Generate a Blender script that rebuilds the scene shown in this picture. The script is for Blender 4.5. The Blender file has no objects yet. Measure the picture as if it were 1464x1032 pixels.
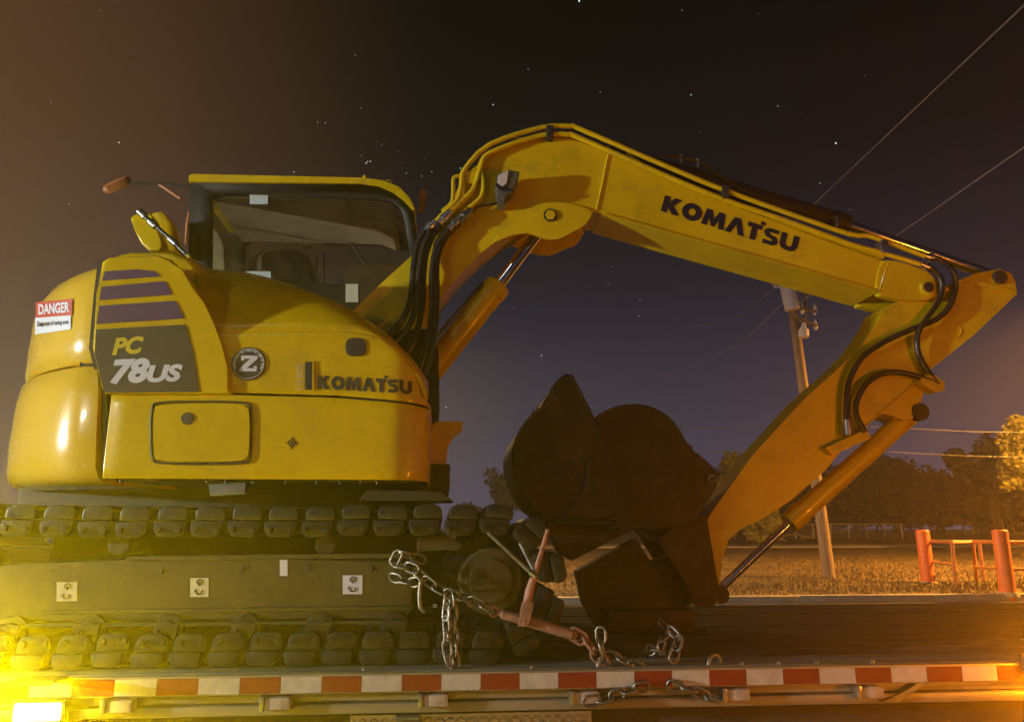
import bpy, bmesh, math, random
from mathutils import Vector, Matrix
random.seed(7)
R_ = math.radians
scene = bpy.context.scene
COL = scene.collection

# ------------------------------------------------------------------ camera
W0, H0, F0 = 1464.0, 1032.0, 1100.0
CAM = Vector((0.0, -3.2, 1.54))
YAW, PITCH = R_(-5.0), R_(12.26)
FW = Vector((-math.sin(YAW)*math.cos(PITCH), math.cos(YAW)*math.cos(PITCH), math.sin(PITCH)))
RT = Vector((math.cos(YAW), math.sin(YAW), 0))
UP = RT.cross(FW)
cam_d = bpy.data.cameras.new('camera')
cam_o = bpy.data.objects.new('camera', cam_d)
COL.objects.link(cam_o)
cam_d.sensor_width = 36.0
cam_d.lens = F0*36.0/W0
cam_d.clip_start = 0.05
cam_d.clip_end = 3000
m = Matrix((RT, UP, -FW)).transposed().to_4x4()
m.translation = CAM
cam_o.matrix_world = m
scene.camera = cam_o

# ------------------------------------------------------------------ sky, moon, exposure
world = bpy.data.worlds.new('World')
scene.world = world
world.use_nodes = True
wn, wl = world.node_tree.nodes, world.node_tree.links
wn.clear()
w_out = wn.new('ShaderNodeOutputWorld')
w_sky = wn.new('ShaderNodeTexSky')
w_sky.sky_type = 'NISHITA'
w_sky.sun_disc = False
w_sky.sun_elevation = R_(-6.0)
w_sky.sun_rotation = R_(-20.0)
w_bg1 = wn.new('ShaderNodeBackground'); w_bg1.inputs[1].default_value = 0.05
wl.new(w_sky.outputs[0], w_bg1.inputs[0])
w_tc = wn.new('ShaderNodeTexCoord')
w_sep = wn.new('ShaderNodeSeparateXYZ')
wl.new(w_tc.outputs['Generated'], w_sep.inputs[0])
w_ramp = wn.new('ShaderNodeValToRGB')          # glow of the town over the horizon, dark overhead
els = w_ramp.color_ramp.elements
els[0].position = 0.0; els[0].color = (0.052, 0.058, 0.108, 1)
els[1].position = 1.0; els[1].color = (0.0022, 0.0018, 0.0016, 1)
for p, c in ((0.06, (0.044, 0.049, 0.092, 1)), (0.15, (0.029, 0.032, 0.057, 1)), (0.30, (0.014, 0.014, 0.022, 1)),
             (0.44, (0.0062, 0.0054, 0.0060, 1)), (0.60, (0.0030, 0.0024, 0.0020, 1))):
    e = els.new(p); e.color = c
wl.new(w_sep.outputs['Z'], w_ramp.inputs[0])
w_dot = wn.new('ShaderNodeVectorMath'); w_dot.operation = 'DOT_PRODUCT'
w_dot.inputs[1].default_value = Vector((-0.93, 0.34, 0.10)).normalized()
wl.new(w_tc.outputs['Generated'], w_dot.inputs[0])
w_mr = wn.new('ShaderNodeMapRange'); w_mr.interpolation_type = 'SMOOTHSTEP'
w_mr.inputs[1].default_value = 0.32; w_mr.inputs[2].default_value = 1.0
w_mr.inputs[3].default_value = 0.0; w_mr.inputs[4].default_value = 1.0
wl.new(w_dot.outputs['Value'], w_mr.inputs[0])
w_mul = wn.new('ShaderNodeMixRGB'); w_mul.blend_type = 'ADD'
w_mul.inputs[2].default_value = (0.105, 0.046, 0.021, 1)
wl.new(w_mr.outputs[0], w_mul.inputs[0]); wl.new(w_ramp.outputs[0], w_mul.inputs[1])
w_bg2 = wn.new('ShaderNodeBackground'); w_bg2.inputs[1].default_value = 1.0
wl.new(w_mul.outputs[0], w_bg2.inputs[0])
w_add = wn.new('ShaderNodeAddShader')
wl.new(w_bg1.outputs[0], w_add.inputs[0]); wl.new(w_bg2.outputs[0], w_add.inputs[1])
wl.new(w_add.outputs[0], w_out.inputs[0])

moon = bpy.data.lights.new('moon', 'SUN')  # weak unseen moon, added as a dim fill
moon.energy = 0.05; moon.angle = R_(0.5); moon.color = (0.85, 0.9, 1.0)
moon_o = bpy.data.objects.new('moon', moon); COL.objects.link(moon_o)
moon_o.rotation_euler = Vector((0.35, 0.8, -0.7)).to_track_quat('-Z', 'Y').to_euler()

vs = scene.view_settings
vs.view_transform = 'Standard'; vs.look = 'None'; vs.gamma = 1.0; vs.use_curve_mapping = False
vs.exposure = 0.0
scene.render.engine = 'CYCLES'
scene.cycles.use_denoising = True
scene.cycles.max_bounces = 6
scene.cycles.transparent_max_bounces = 12
scene.cycles.volume_bounces = 0
scene.cycles.sample_clamp_indirect = 4.0
scene.cycles.caustics_reflective = False
scene.cycles.caustics_refractive = False

# ------------------------------------------------------------------ helpers
def ray(px, py):
    return FW + RT*((px-W0/2)/F0) + UP*(-(py-H0/2)/F0)
def P(px, py, Y):
    d = ray(px, py); t = (Y-CAM.y)/d.y
    return CAM + d*t
def PZ(px, py, z):
    d = ray(px, py); t = (z-CAM.z)/d.z
    return CAM + d*t
def ter(y):                       # height of the verge beyond the kerb
    pts = ((13.2, .15), (20, .28), (45, .34), (52, .40), (56, .72), (62, .92), (400, 1.2))
    if y <= pts[0][0]: return pts[0][1]
    for (a, za), (b, zb) in zip(pts, pts[1:]):
        if y <= b: return za+(zb-za)*(y-a)/(b-a)
    return pts[-1][1]
def PG(px, py):                   # where a pixel's ray meets the verge
    d = ray(px, py); y = 13.25
    for k in range(20000):
        t = (y-CAM.y)/d.y; p = CAM + d*t
        if p.z <= ter(y): return Vector((p.x, y, ter(y)))
        y += 0.02
    return p

def mat(name, col, rough=.5, metal=0., var=.12, vscale=6., bump=.0, bscale=60., coat=0., spec=.5, emit=None, estr=0., dirt=None, dscale=3., damt=.5, stretch=None, lines=None):
    mt = bpy.data.materials.new(name); mt.use_nodes = True
    n, l = mt.node_tree.nodes, mt.node_tree.links
    b = n['Principled BSDF']
    tc = n.new('ShaderNodeTexCoord')
    vec = tc.outputs['Object']
    if stretch:
        mp = n.new('ShaderNodeMapping'); mp.inputs['Scale'].default_value = stretch
        l.new(vec, mp.inputs[0]); vec = mp.outputs[0]
    nz = n.new('ShaderNodeTexNoise'); nz.inputs['Scale'].default_value = vscale; nz.inputs['Detail'].default_value = 6
    l.new(vec, nz.inputs['Vector'])
    rp = n.new('ShaderNodeValToRGB')
    rp.color_ramp.elements[0].position = .3; rp.color_ramp.elements[1].position = .7
    rp.color_ramp.elements[0].color = tuple(c*(1-var) for c in col)+(1,)
    rp.color_ramp.elements[1].color = tuple(min(1, c*(1+var)) for c in col)+(1,)
    l.new(nz.outputs['Fac'], rp.inputs[0])
    out = rp.outputs[0]
    if dirt:
        n2 = n.new('ShaderNodeTexNoise'); n2.inputs['Scale'].default_value = dscale; n2.inputs['Detail'].default_value = 9; n2.inputs['Roughness'].default_value = .7
        l.new(vec, n2.inputs['Vector'])
        r2 = n.new('ShaderNodeValToRGB'); r2.color_ramp.elements[0].position = .52; r2.color_ramp.elements[1].position = .74
        r2.color_ramp.elements[0].color = (0, 0, 0, 1); r2.color_ramp.elements[1].color = (damt,)*3+(1,)
        l.new(n2.outputs['Fac'], r2.inputs[0])
        mx = n.new('ShaderNodeMixRGB'); mx.inputs[2].default_value = tuple(dirt)+(1,)
        l.new(r2.outputs[0], mx.inputs[0]); l.new(out, mx.inputs[1]); out = mx.outputs[0]
    if lines:                     # thin pale scuff lines: stretched wave of noise
        n3 = n.new('ShaderNodeTexNoise'); n3.inputs['Scale'].default_value = lines[0]; n3.inputs['Detail'].default_value = 2; n3.inputs['Distortion'].default_value = .6
        l.new(tc.outputs['Object'], n3.inputs['Vector'])
        r3 = n.new('ShaderNodeValToRGB'); e3 = r3.color_ramp.elements
        e3[0].position = .485; e3[0].color = (0, 0, 0, 1); e3[1].position = .515; e3[1].color = (0, 0, 0, 1)
        e = e3.new(.5); e.color = (lines[1],)*3+(1,)
        l.new(n3.outputs['Fac'], r3.inputs[0])
        mx = n.new('ShaderNodeMixRGB'); mx.inputs[2].default_value = tuple(lines[2])+(1,)
        l.new(r3.outputs[0], mx.inputs[0]); l.new(out, mx.inputs[1]); out = mx.outputs[0]
    l.new(out, b.inputs['Base Color'])
    b.inputs['Roughness'].default_value = rough
    b.inputs['Metallic'].default_value = metal
    b.inputs['Specular IOR Level'].default_value = spec
    if coat:
        b.inputs['Coat Weight'].default_value = coat; b.inputs['Coat Roughness'].default_value = .08
    # roughness varies a little
    mr = n.new('ShaderNodeMapRange'); mr.inputs[3].default_value = rough*.8; mr.inputs[4].default_value = min(1, rough*1.25)
    l.new(nz.outputs['Fac'], mr.inputs[0]); l.new(mr.outputs[0], b.inputs['Roughness'])
    if bump:
        nb = n.new('ShaderNodeTexNoise'); nb.inputs['Scale'].default_value = bscale; nb.inputs['Detail'].default_value = 5
        l.new(vec, nb.inputs['Vector'])
        bp = n.new('ShaderNodeBump'); bp.inputs['Strength'].default_value = bump; bp.inputs['Distance'].default_value = .01
        l.new(nb.outputs['Fac'], bp.inputs['Height']); l.new(bp.outputs[0], b.inputs['Normal'])
    if emit:
        b.inputs['Emission Color'].default_value = tuple(emit)+(1,); b.inputs['Emission Strength'].default_value = estr
    return mt

M = {}
YEL = (.66, .48, .005)
M['yellow'] = mat('yellow_paint', YEL, .27, var=.06, vscale=5, bump=.05, bscale=14, coat=.3, dirt=(.24, .18, .06), dscale=3, damt=.42, lines=(14, .10, (.30, .22, .05)))
M['yellow_cw'] = mat('yellow_counterweight', (.70, .47, .04), .22, var=.06, vscale=4, bump=.05, bscale=9, coat=.5, dirt=(.33, .27, .1), dscale=4, damt=.25, lines=(9, .16, (.85, .78, .5)))
M['yellow_boom'] = mat('yellow_boom_paint', YEL, .34, var=.10, vscale=3, bump=.06, bscale=18, coat=.15, dirt=(.17, .115, .025), dscale=4, damt=.55, lines=(11, .12, (.22, .15, .03)))
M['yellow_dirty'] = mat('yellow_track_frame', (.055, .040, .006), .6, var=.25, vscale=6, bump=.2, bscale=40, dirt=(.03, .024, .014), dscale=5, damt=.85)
M['black'] = mat('black_plastic', (.015, .014, .013), .62, var=.3)
M['dark'] = mat('dark_steel', (.03, .026, .02), .6, var=.4, bump=.2, bscale=50)
M['rubber'] = mat('black_rubber', (.018, .017, .016), .42, var=.3, bump=.1)
M['hose'] = mat('hydraulic_hose', (.02, .019, .018), .28, var=.2)
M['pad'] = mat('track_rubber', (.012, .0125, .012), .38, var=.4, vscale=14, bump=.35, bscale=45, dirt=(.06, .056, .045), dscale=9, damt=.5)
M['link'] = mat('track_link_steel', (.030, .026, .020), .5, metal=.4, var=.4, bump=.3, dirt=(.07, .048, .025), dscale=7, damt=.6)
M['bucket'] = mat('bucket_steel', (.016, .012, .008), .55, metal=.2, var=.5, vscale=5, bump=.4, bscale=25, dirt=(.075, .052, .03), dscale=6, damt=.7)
M['chrome'] = mat('chrome', (.75, .75, .76), .12, metal=1., var=.03)
M['zinc'] = mat('zinc_fitting', (.5, .52, .55), .3, metal=1., var=.15)
M['galv'] = mat('galvanised_chain', (.24, .24, .23), .42, metal=.9, var=.3, vscale=30, dirt=(.16, .08, .04), dscale=12, damt=.7)
M['rust'] = mat('rusty_paint', (.33, .17, .12), .6, metal=.2, var=.35, vscale=20, bump=.2, dirt=(.14, .06, .03), dscale=14, damt=.8)
M['plum'] = mat('plum_decal', (.075, .038, .115), .5, var=.08)
M['charcoal'] = mat('charcoal_decal', (.055, .046, .030), .5, var=.08)
M['navy'] = mat('navy_decal', (.014, .011, .030), .5, var=.1)
M['white'] = mat('white_decal', (.66, .72, .80), .5, var=.05)
M['yellow_txt'] = mat('yellow_decal', (.66, .55, .02), .5, var=.03)
M['red_decal'] = mat('red_decal', (.50, .05, .03), .45, var=.05)
M['pale_blue'] = mat('pale_blue_label', (.50, .62, .62), .55, var=.05)
M['cream'] = mat('cream_label', (.62, .60, .42), .55, var=.12, vscale=90)
M['grey_panel'] = mat('grey_console', (.20, .20, .16), .6, var=.1)
M['liner'] = mat('cab_liner', (.72, .63, .52), .8, var=.15, vscale=9, bump=.1)
M['seat'] = mat('seat_fabric', (.34, .28, .22), .85, var=.25, vscale=20, bump=.2)
M['tape_red'] = mat('red_reflective_tape', (.25, .028, .014), .4, var=.12, vscale=25, dirt=(.09, .02, .012), dscale=8, damt=.6)
M['tape_white'] = mat('white_reflective_tape', (.60, .56, .47), .4, var=.10, vscale=25, dirt=(.30, .26, .18), dscale=8, damt=.6)
M['deck_wood'] = mat('weathered_deck_board', (.040, .034, .026), .75, var=.5, vscale=6, bump=.6, bscale=18, stretch=(.12, 2.5, 2.5), dirt=(.085, .075, .058), dscale=9, damt=.6)
M['rail'] = mat('aluminium_rail', (.34, .29, .19), .45, metal=.45, var=.15, vscale=5, bump=.1, bscale=12, stretch=(.3, 2, 2), dirt=(.12, .09, .05), dscale=4, damt=.6)
M['edge_alu'] = mat('grey_deck_edge', (.20, .20, .17), .5, metal=.3, var=.4, vscale=8, bump=.5, bscale=20, stretch=(.15, 3, 3), dirt=(.08, .075, .06), dscale=7, damt=.7)
M['rail_dark'] = mat('trailer_frame', (.05, .04, .03), .6, var=.3, bump=.2)
M['block'] = mat('pocket_block', (.55, .47, .38), .7, var=.2, vscale=30, bump=.2)
M['asphalt'] = mat('asphalt', (.035, .033, .031), .85, var=.35, vscale=3, bump=.5, bscale=120)
M['kerb'] = mat('kerb_concrete', (.36, .31, .23), .85, var=.3, vscale=2, bump=.4, bscale=40, dirt=(.14, .11, .08), dscale=2, damt=.7)
M['concrete'] = mat('pale_concrete', (.46, .41, .31), .85, var=.15, vscale=1.2, bump=.3, bscale=20)
M['verge'] = mat('dry_verge', (.085, .054, .020), .95, var=.75, vscale=.55, bump=.9, bscale=14, dirt=(.15, .10, .040), dscale=2.2, damt=.8)
M['grass'] = mat('dry_grass', (.125, .080, .026), .9, var=.5, vscale=2.5)
M['bark'] = mat('bark', (.07, .052, .036), .9, var=.4, vscale=12, bump=.8, bscale=14)
M['leaf_a'] = mat('leaf_olive_lit', (.22, .20, .035), .7, var=.5, vscale=1.5)  # lamplit leaves: base colour raised for the light they catch
M['leaf_b'] = mat('leaf_unlit', (.009, .009, .005), .75, var=.5, vscale=.6)  # unlit wood: its darkness is put into the leaf colour
M['leaf_c'] = mat('leaf_yellow_green_lit', (.24, .21, .035), .7, var=.5, vscale=2.5)  # lamplit leaves: their brightness is put into the base colour
M['pole'] = mat('weathered_pole_wood', (.20, .135, .085), .85, var=.35, vscale=5, bump=.7, bscale=12, stretch=(6, 6, .5))
M['pink_white'] = mat('pale_transformer', (.62, .55, .55), .5, var=.08)
M['porcelain'] = mat('porcelain', (.6, .54, .50), .3, var=.08)
M['orange'] = mat('orange_bollard', (.72, .13, .03), .5, var=.1, vscale=4, dirt=(.4, .12, .05), dscale=3, damt=.4)
M['orange_rail'] = mat('faded_orange_rail', (.42, .15, .05), .55, var=.25, vscale=6)
M['fence'] = mat('galvanised_fence', (.40, .38, .32), .5, metal=.5, var=.15)
M['brush'] = mat('dry_brush', (.34, .28, .16), .9, var=.4, vscale=9)
M['wire'] = mat('overhead_wire', (.42, .39, .37), .5, metal=.3, var=.1)
M['wire_dark'] = mat('dark_cable', (.07, .065, .06), .6, var=.1)
M['amber'] = mat('amber_lens', (.8, .45, .02), .3, emit=(1, .62, .03), estr=60)
M['amber2'] = mat('lit_edge_glow', (.8, .45, .02), .3, emit=(1, .60, .02), estr=1.2)  # emission stands in for lamplight caught on the hood edge
M['lamp_glass'] = mat('lamp_glass', (.62, .58, .58), .12, var=.05, coat=.5)
M['lamp_body'] = mat('lamp_housing', (.10, .10, .085), .3, var=.2)
M['street_led'] = mat('street_lamp_glass', (.9, .9, .9), .3, emit=(1, .93, .82), estr=8)
M['star'] = mat('star', (1, 1, 1), .5, emit=(.75, .88, 1), estr=2)

def glass_mat(name, tint, gl):
    mt = bpy.data.materials.new(name); mt.use_nodes = True
    n, l = mt.node_tree.nodes, mt.node_tree.links
    n.clear()
    o = n.new('ShaderNodeOutputMaterial'); t = n.new('ShaderNodeBsdfTransparent'); g = n.new('ShaderNodeBsdfGlossy')
    d = n.new('ShaderNodeBsdfDiffuse'); d.inputs[0].default_value = (.50, .40, .26, 1)
    t.inputs[0].default_value = tint; g.inputs['Roughness'].default_value = .06
    f = n.new('ShaderNodeFresnel'); f.inputs[0].default_value = gl
    m1 = n.new('ShaderNodeMixShader'); l.new(f.outputs[0], m1.inputs[0]); l.new(t.outputs[0], m1.inputs[1]); l.new(g.outputs[0], m1.inputs[2])
    # a film of dust on the pane
    tc = n.new('ShaderNodeTexCoord'); nz = n.new('ShaderNodeTexNoise'); nz.inputs['Scale'].default_value = 4; nz.inputs['Detail'].default_value = 8
    l.new(tc.outputs['Object'], nz.inputs['Vector'])
    mr = n.new('ShaderNodeMapRange'); mr.inputs[1].default_value = .35; mr.inputs[2].default_value = .8; mr.inputs[3].default_value = .02; mr.inputs[4].default_value = .10
    l.new(nz.outputs['Fac'], mr.inputs[0])
    m2 = n.new('ShaderNodeMixShader'); l.new(mr.outputs[0], m2.inputs[0]); l.new(m1.outputs[0], m2.inputs[1]); l.new(d.outputs[0], m2.inputs[2])
    l.new(m2.outputs[0], o.inputs[0])
    return mt
M['glass'] = glass_mat('cab_glass', (.86, .84, .78, 1), 1.45)

# tread plate: bumps from a rotated checker of stretched lozenges
def tread_mat():
    mt = mat('tread_plate', (.45, .38, .26), .38, metal=.7, var=.15)
    n, l = mt.node_tree.nodes, mt.node_tree.links
    b = n['Principled BSDF']
    return mt
M['tread'] = tread_mat()

def link_obj(name, me, mt=None, parent=None):
    o = bpy.data.objects.new(name, me); COL.objects.link(o)
    if mt is not None:
        me.materials.clear(); me.materials.append(M[mt] if isinstance(mt, str) else mt)
    if parent is not None:
        o.parent = parent
        o.matrix_parent_inverse = WM(parent).inverted()
    return o
def WM(o):
    mw = Matrix.LocRotScale(o.location, o.rotation_euler, o.scale)
    if o.parent: mw = WM(o.parent) @ o.matrix_parent_inverse @ mw
    return mw
def smooth(me, ang=35):
    bm = bmesh.new(); bm.from_mesh(me)
    bmesh.ops.recalc_face_normals(bm, faces=bm.faces)
    for f in bm.faces: f.smooth = True
    for e in bm.edges:
        if len(e.link_faces) == 2 and e.calc_face_angle(0) > R_(ang): e.smooth = False
    bm.to_mesh(me); bm.free()
def from_bm(name, bm, mt, parent=None, ang=35):
    me = bpy.data.meshes.new(name); bm.to_mesh(me); bm.free(); smooth(me, ang)
    return link_obj(name, me, mt, parent)
def mesh_obj(name, v, f, mt, parent=None, ang=35):
    me = bpy.data.meshes.new(name); me.from_pydata([tuple(x) for x in v], [], f); me.validate(); smooth(me, ang)
    return link_obj(name, me, mt, parent)
def tag(o, label, cat, group=None, kind=None):
    o['label'] = label; o['category'] = cat
    if group: o['group'] = group
    if kind: o['kind'] = kind
    return o
def thing(name, loc, label, cat, group=None):
    o = bpy.data.objects.new(name, None); COL.objects.link(o); o.location = loc; o.empty_display_size = .1
    return tag(o, label, cat, group)

def bm_box(bm, lo, hi, bev=0.):
    g = bmesh.ops.create_cube(bm, size=1)
    vs_ = g['verts']
    for v in vs_:
        v.co = Vector(((lo[0]+hi[0])/2+v.co.x*(hi[0]-lo[0]), (lo[1]+hi[1])/2+v.co.y*(hi[1]-lo[1]), (lo[2]+hi[2])/2+v.co.z*(hi[2]-lo[2])))
    if bev:
        es = list({e for v in vs_ for e in v.link_edges})
        bmesh.ops.bevel(bm, geom=es, offset=bev, segments=2, affect='EDGES', profile=.6)
def box(name, lo, hi, mt, parent=None, bev=.0):
    bm = bmesh.new(); bm_box(bm, lo, hi, bev); return from_bm(name, bm, mt, parent)
def bm_prism(bm, pts, y0, y1, bev=0., seg=2):
    """pts: (x,z) outline, extruded along Y"""
    a = [bm.verts.new((x, y0, z)) for x, z in pts]
    b = [bm.verts.new((x, y1, z)) for x, z in pts]
    f0 = bm.faces.new(a); f1 = bm.faces.new(b[::-1])
    for i in range(len(pts)):
        j = (i+1) % len(pts)
        bm.faces.new((a[j], a[i], b[i], b[j]))
    if bev:
        es = list(f0.edges)+list(f1.edges)
        bmesh.ops.bevel(bm, geom=es, offset=bev, segments=seg, affect='EDGES', profile=.5)
    bmesh.ops.triangulate(bm, faces=[f for f in bm.faces if len(f.verts) > 4])
def prism(name, px, y0, y1, mt, parent=None, bev=.0, yt=None, seg=2, rnd=0):
    yt = y0 if yt is None else yt
    pts = [P(x, y, yt) for x, y in px]
    pts = [(p.x, p.z) for p in pts]
    if rnd: pts = chaikin(pts, rnd)
    bm = bmesh.new(); bm_prism(bm, pts, y0, y1, bev, seg)
    o = from_bm(name, bm, mt, parent)
    if bev: o.modifiers.new('normals', 'WEIGHTED_NORMAL').keep_sharp = True
    return o
def prism_w(name, pts, y0, y1, mt, parent=None, bev=.0):
    bm = bmesh.new(); bm_prism(bm, pts, y0, y1, bev); o = from_bm(name, bm, mt, parent)
    if bev: o.modifiers.new('normals', 'WEIGHTED_NORMAL').keep_sharp = True
    return o
def chaikin(pts, n=1, closed=True):
    for k in range(n):
        o = []
        N = len(pts)
        rng = range(N) if closed else range(N-1)
        if not closed: o.append(pts[0])
        for i in rng:
            a, b = Vector(pts[i]), Vector(pts[(i+1) % N])
            o.append(tuple(a*.75+b*.25)); o.append(tuple(a*.25+b*.75))
        if not closed: o.append(pts[-1])
        pts = o
    return pts
def crom(pts, n=8):
    pts = [Vector(p) for p in pts]
    if len(pts) < 3: return pts
    q = [pts[0]*2-pts[1]]+pts+[pts[-1]*2-pts[-2]]
    out = []
    for i in range(1, len(q)-2):
        for k in range(n):
            t = k/n
            out.append(.5*((2*q[i])+(q[i+1]-q[i-1])*t+(2*q[i-1]-5*q[i]+4*q[i+1]-q[i+2])*t*t+(3*q[i]-q[i-1]-3*q[i+1]+q[i+2])*t**3))
    out.append(pts[-1])
    return out
def bm_tube(bm, pts, r, n=8, cap=True):
    pts = [Vector(p) for p in pts]
    rad = r if isinstance(r, (list, tuple)) else [r]*len(pts)
    rings = []
    t0 = (pts[1]-pts[0]).normalized()
    up = Vector((0, 0, 1)) if abs(t0.z) < .9 else Vector((1, 0, 0))
    nrm = t0.cross(up).normalized()
    for i, p in enumerate(pts):
        t = ((pts[min(i+1, len(pts)-1)]-pts[max(i-1, 0)])).normalized()
        nrm = (nrm-t*nrm.dot(t))
        nrm = nrm.normalized() if nrm.length > 1e-6 else t.orthogonal().normalized()
        bn = t.cross(nrm)
        rings.append([bm.verts.new(p+(nrm*math.cos(a)+bn*math.sin(a))*rad[i]) for a in (2*math.pi*k/n for k in range(n))])
    for a, b in zip(rings, rings[1:]):
        for k in range(n):
            bm.faces.new((a[k], a[(k+1) % n], b[(k+1) % n], b[k]))
    if cap:
        bm.faces.new(rings[0][::-1]); bm.faces.new(rings[-1])
def tube(name, pts, r, mt, parent=None, n=8, sm=0):
    if sm: pts = crom(pts, sm)
    bm = bmesh.new(); bm_tube(bm, pts, r, n); return from_bm(name, bm, mt, parent, 50)
def ptube(name, px, Y, r, mt, parent=None, n=8, sm=0):
    """px: (x, y[, Y])"""
    return tube(name, [P(p[0], p[1], p[2] if len(p) > 2 else Y) for p in px], r, mt, parent, n, sm)
def disc_y(name, c, r, y0, y1, mt, parent=None, n=24, bev=.004, r2=None):
    pts = [(c[0]+r*math.cos(2*math.pi*k/n), c[1]+r*math.sin(2*math.pi*k/n)) for k in range(n)]
    return prism_w(name, pts, y0, y1, mt, parent, bev)

# flat lettering: 2D curve outlines filled by Blender, mapped on a plane by three corners
def fill_mesh(polys):
    cu = bpy.data.curves.new('outline', 'CURVE'); cu.dimensions = '2D'; cu.fill_mode = 'BOTH'
    for pl in polys:
        s = cu.splines.new('POLY'); s.points.add(len(pl)-1); s.use_cyclic_u = True
        for p, q in zip(s.points, pl): p.co = (q[0], q[1], 0, 1)
    o = bpy.data.objects.new('outline', cu); COL.objects.link(o)
    dg = bpy.context.evaluated_depsgraph_get(); dg.update()
    me = bpy.data.meshes.new_from_object(o.evaluated_get(dg))
    bpy.data.objects.remove(o); bpy.data.curves.remove(cu)
    return [tuple(v.co) for v in me.vertices], [tuple(p.vertices) for p in me.polygons]
def text_mesh(s, off=.02, shear=0.):
    cu = bpy.data.curves.new('text', 'FONT'); cu.body = s; cu.offset = off; cu.shear = shear; cu.size = 1
    cu.fill_mode = 'BOTH'; cu.resolution_u = 4
    o = bpy.data.objects.new('text', cu); COL.objects.link(o)
    dg = bpy.context.evaluated_depsgraph_get(); dg.update()
    me = bpy.data.meshes.new_from_object(o.evaluated_get(dg))
    bpy.data.objects.remove(o); bpy.data.curves.remove(cu)
    v = [tuple(x.co) for x in me.vertices]; f = [tuple(p.vertices) for p in me.polygons]
    x0, x1 = min(a[0] for a in v), max(a[0] for a in v); y0, y1 = min(a[1] for a in v), max(a[1] for a in v)
    return [((a[0]-x0)/(x1-x0), (a[1]-y0)/(y1-y0), 0) for a in v], f
def flat(name, vf, bl, br, tl, mt, parent=None):
    v, f = vf
    vv = [bl+(br-bl)*a[0]+(tl-bl)*a[1] for a in v]
    me = bpy.data.meshes.new(name); me.from_pydata([tuple(x) for x in vv], [], f)
    return link_obj(name, me, mt, parent)
def decal(name, px, Y, mt, parent=None, rnd=0, thick=.002):
    return prism(name, px, Y-thick, Y, mt, parent, 0, yt=Y-thick, rnd=rnd)
def rect_px(x0, y0, x1, y1): return [(x0, y0), (x1, y0), (x1, y1), (x0, y1)]

def el(cx, cy, rx, ry, n=24): return [(cx+rx*math.cos(2*math.pi*k/n), cy+ry*math.sin(2*math.pi*k/n)) for k in range(n)]
LET = {
 'K': (1.02, [[(0, 0), (.32, 0), (.32, .36), (.60, 0), (1.02, 0), (.60, .52), (.96, 1), (.58, 1), (.32, .64), (.32, 1), (0, 1)]]),
 'O': (1.10, [el(.55, .5, .55, .53), el(.55, .5, .20, .22)]),
 'M': (1.26, [[(0, 0), (.12, 1), (.44, 1), (.63, .52), (.82, 1), (1.14, 1), (1.26, 0), (.94, 0), (.90, .50), (.72, .04), (.54, .04), (.36, .50), (.32, 0)]]),
 'A': (1.08, [[(0, 0), (.36, 1), (.72, 1), (1.08, 0), (.74, 0), (.54, .62), (.34, 0)]]),
 'T': (.86, [[(0, .72), (0, 1), (.80, 1), (.80, .72), (.56, .72), (.56, 0), (.24, 0), (.24, .72)], [(.66, 1.03), (.66, 1.24), (.92, 1.24), (.92, 1.03)]]),
 'S': (.90, [[(.04, 0), (.62, 0), (.84, .13), (.88, .32), (.74, .54), (.38, .65), (.34, .70), (.38, .76), (.82, .76), (.82, 1), (.28, 1), (.06, .88), (.02, .67), (.15, .47), (.52, .36), (.56, .30), (.50, .25), (.04, .25)]]),
 'U': (1.0, [[(0, 1), (0, .36), (.10, .11), (.32, 0), (.68, 0), (.90, .11), (1, .36), (1, 1), (.68, 1), (.68, .38), (.60, .27), (.40, .27), (.32, .38), (.32, 1)]]),
}
def wordmark(word, gap=.05):
    x = 0; polys = []
    for ch in word:
        w, pl = LET[ch]
        polys += [[(a+x, b) for a, b in p] for p in pl]; x += w+gap
    v, f = fill_mesh(polys)
    return [(a[0]/(x-gap), a[1], 0) for a in v], f

DECK = 1.0
YS = .16                                   # near side of the machine's body

# ================================================================== SETTING
def structure(o): o['kind'] = 'structure'; return o
mesh_obj('ground', [(-900, -400, -.004), (900, -400, -.004), (900, 1500, -.004), (-900, 1500, -.004)], [(0, 1, 2, 3)], 'asphalt')
structure(bpy.data.objects['ground'])
structure(mesh_obj('road', [(-120, -14, 0), (120, -14, 0), (120, 13.1, 0), (-120, 13.1, 0)], [(0, 1, 2, 3)], 'asphalt'))
KS = -.0                                  # verge sheet
ys = [13.25, 14, 15, 16, 18, 20, 23, 27, 32, 38, 45, 51, 52, 54, 56, 58, 62, 70, 90, 140, 400]
xs = [-160, -60, -30, -15, -8, -4, 0, 3, 6, 9, 12, 16, 22, 30, 45, 80, 160]
vv = []
for y in ys:
    for x in xs:
        vv.append((x, y, ter(y)+(random.uniform(-.03, .03) if 14 < y < 45 else 0)))
ff = [(i*len(xs)+j, i*len(xs)+j+1, (i+1)*len(xs)+j+1, (i+1)*len(xs)+j) for i in range(len(ys)-1) for j in range(len(xs)-1)]
structure(mesh_obj('verge', vv, ff, 'verge', ang=80))
structure(mesh_obj('footpath', [(-160, 45.5, ter(45.5)+.06), (160, 45.5, ter(45.5)+.06), (160, 50.5, ter(50.5)+.06), (-160, 50.5, ter(50.5)+.06),
                                (-160, 45.5, .2), (160, 45.5, .2)], [(0, 1, 2, 3), (4, 5, 1, 0)], 'concrete'))
kerb = bpy.data.objects.new('kerb', None); COL.objects.link(kerb); kerb.location = (0, 13.1, 0); kerb['kind'] = 'structure'
bm = bmesh.new(); bm_box(bm, (-1.49, 0, 0), (1.49, .18, .155), .02)
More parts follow.
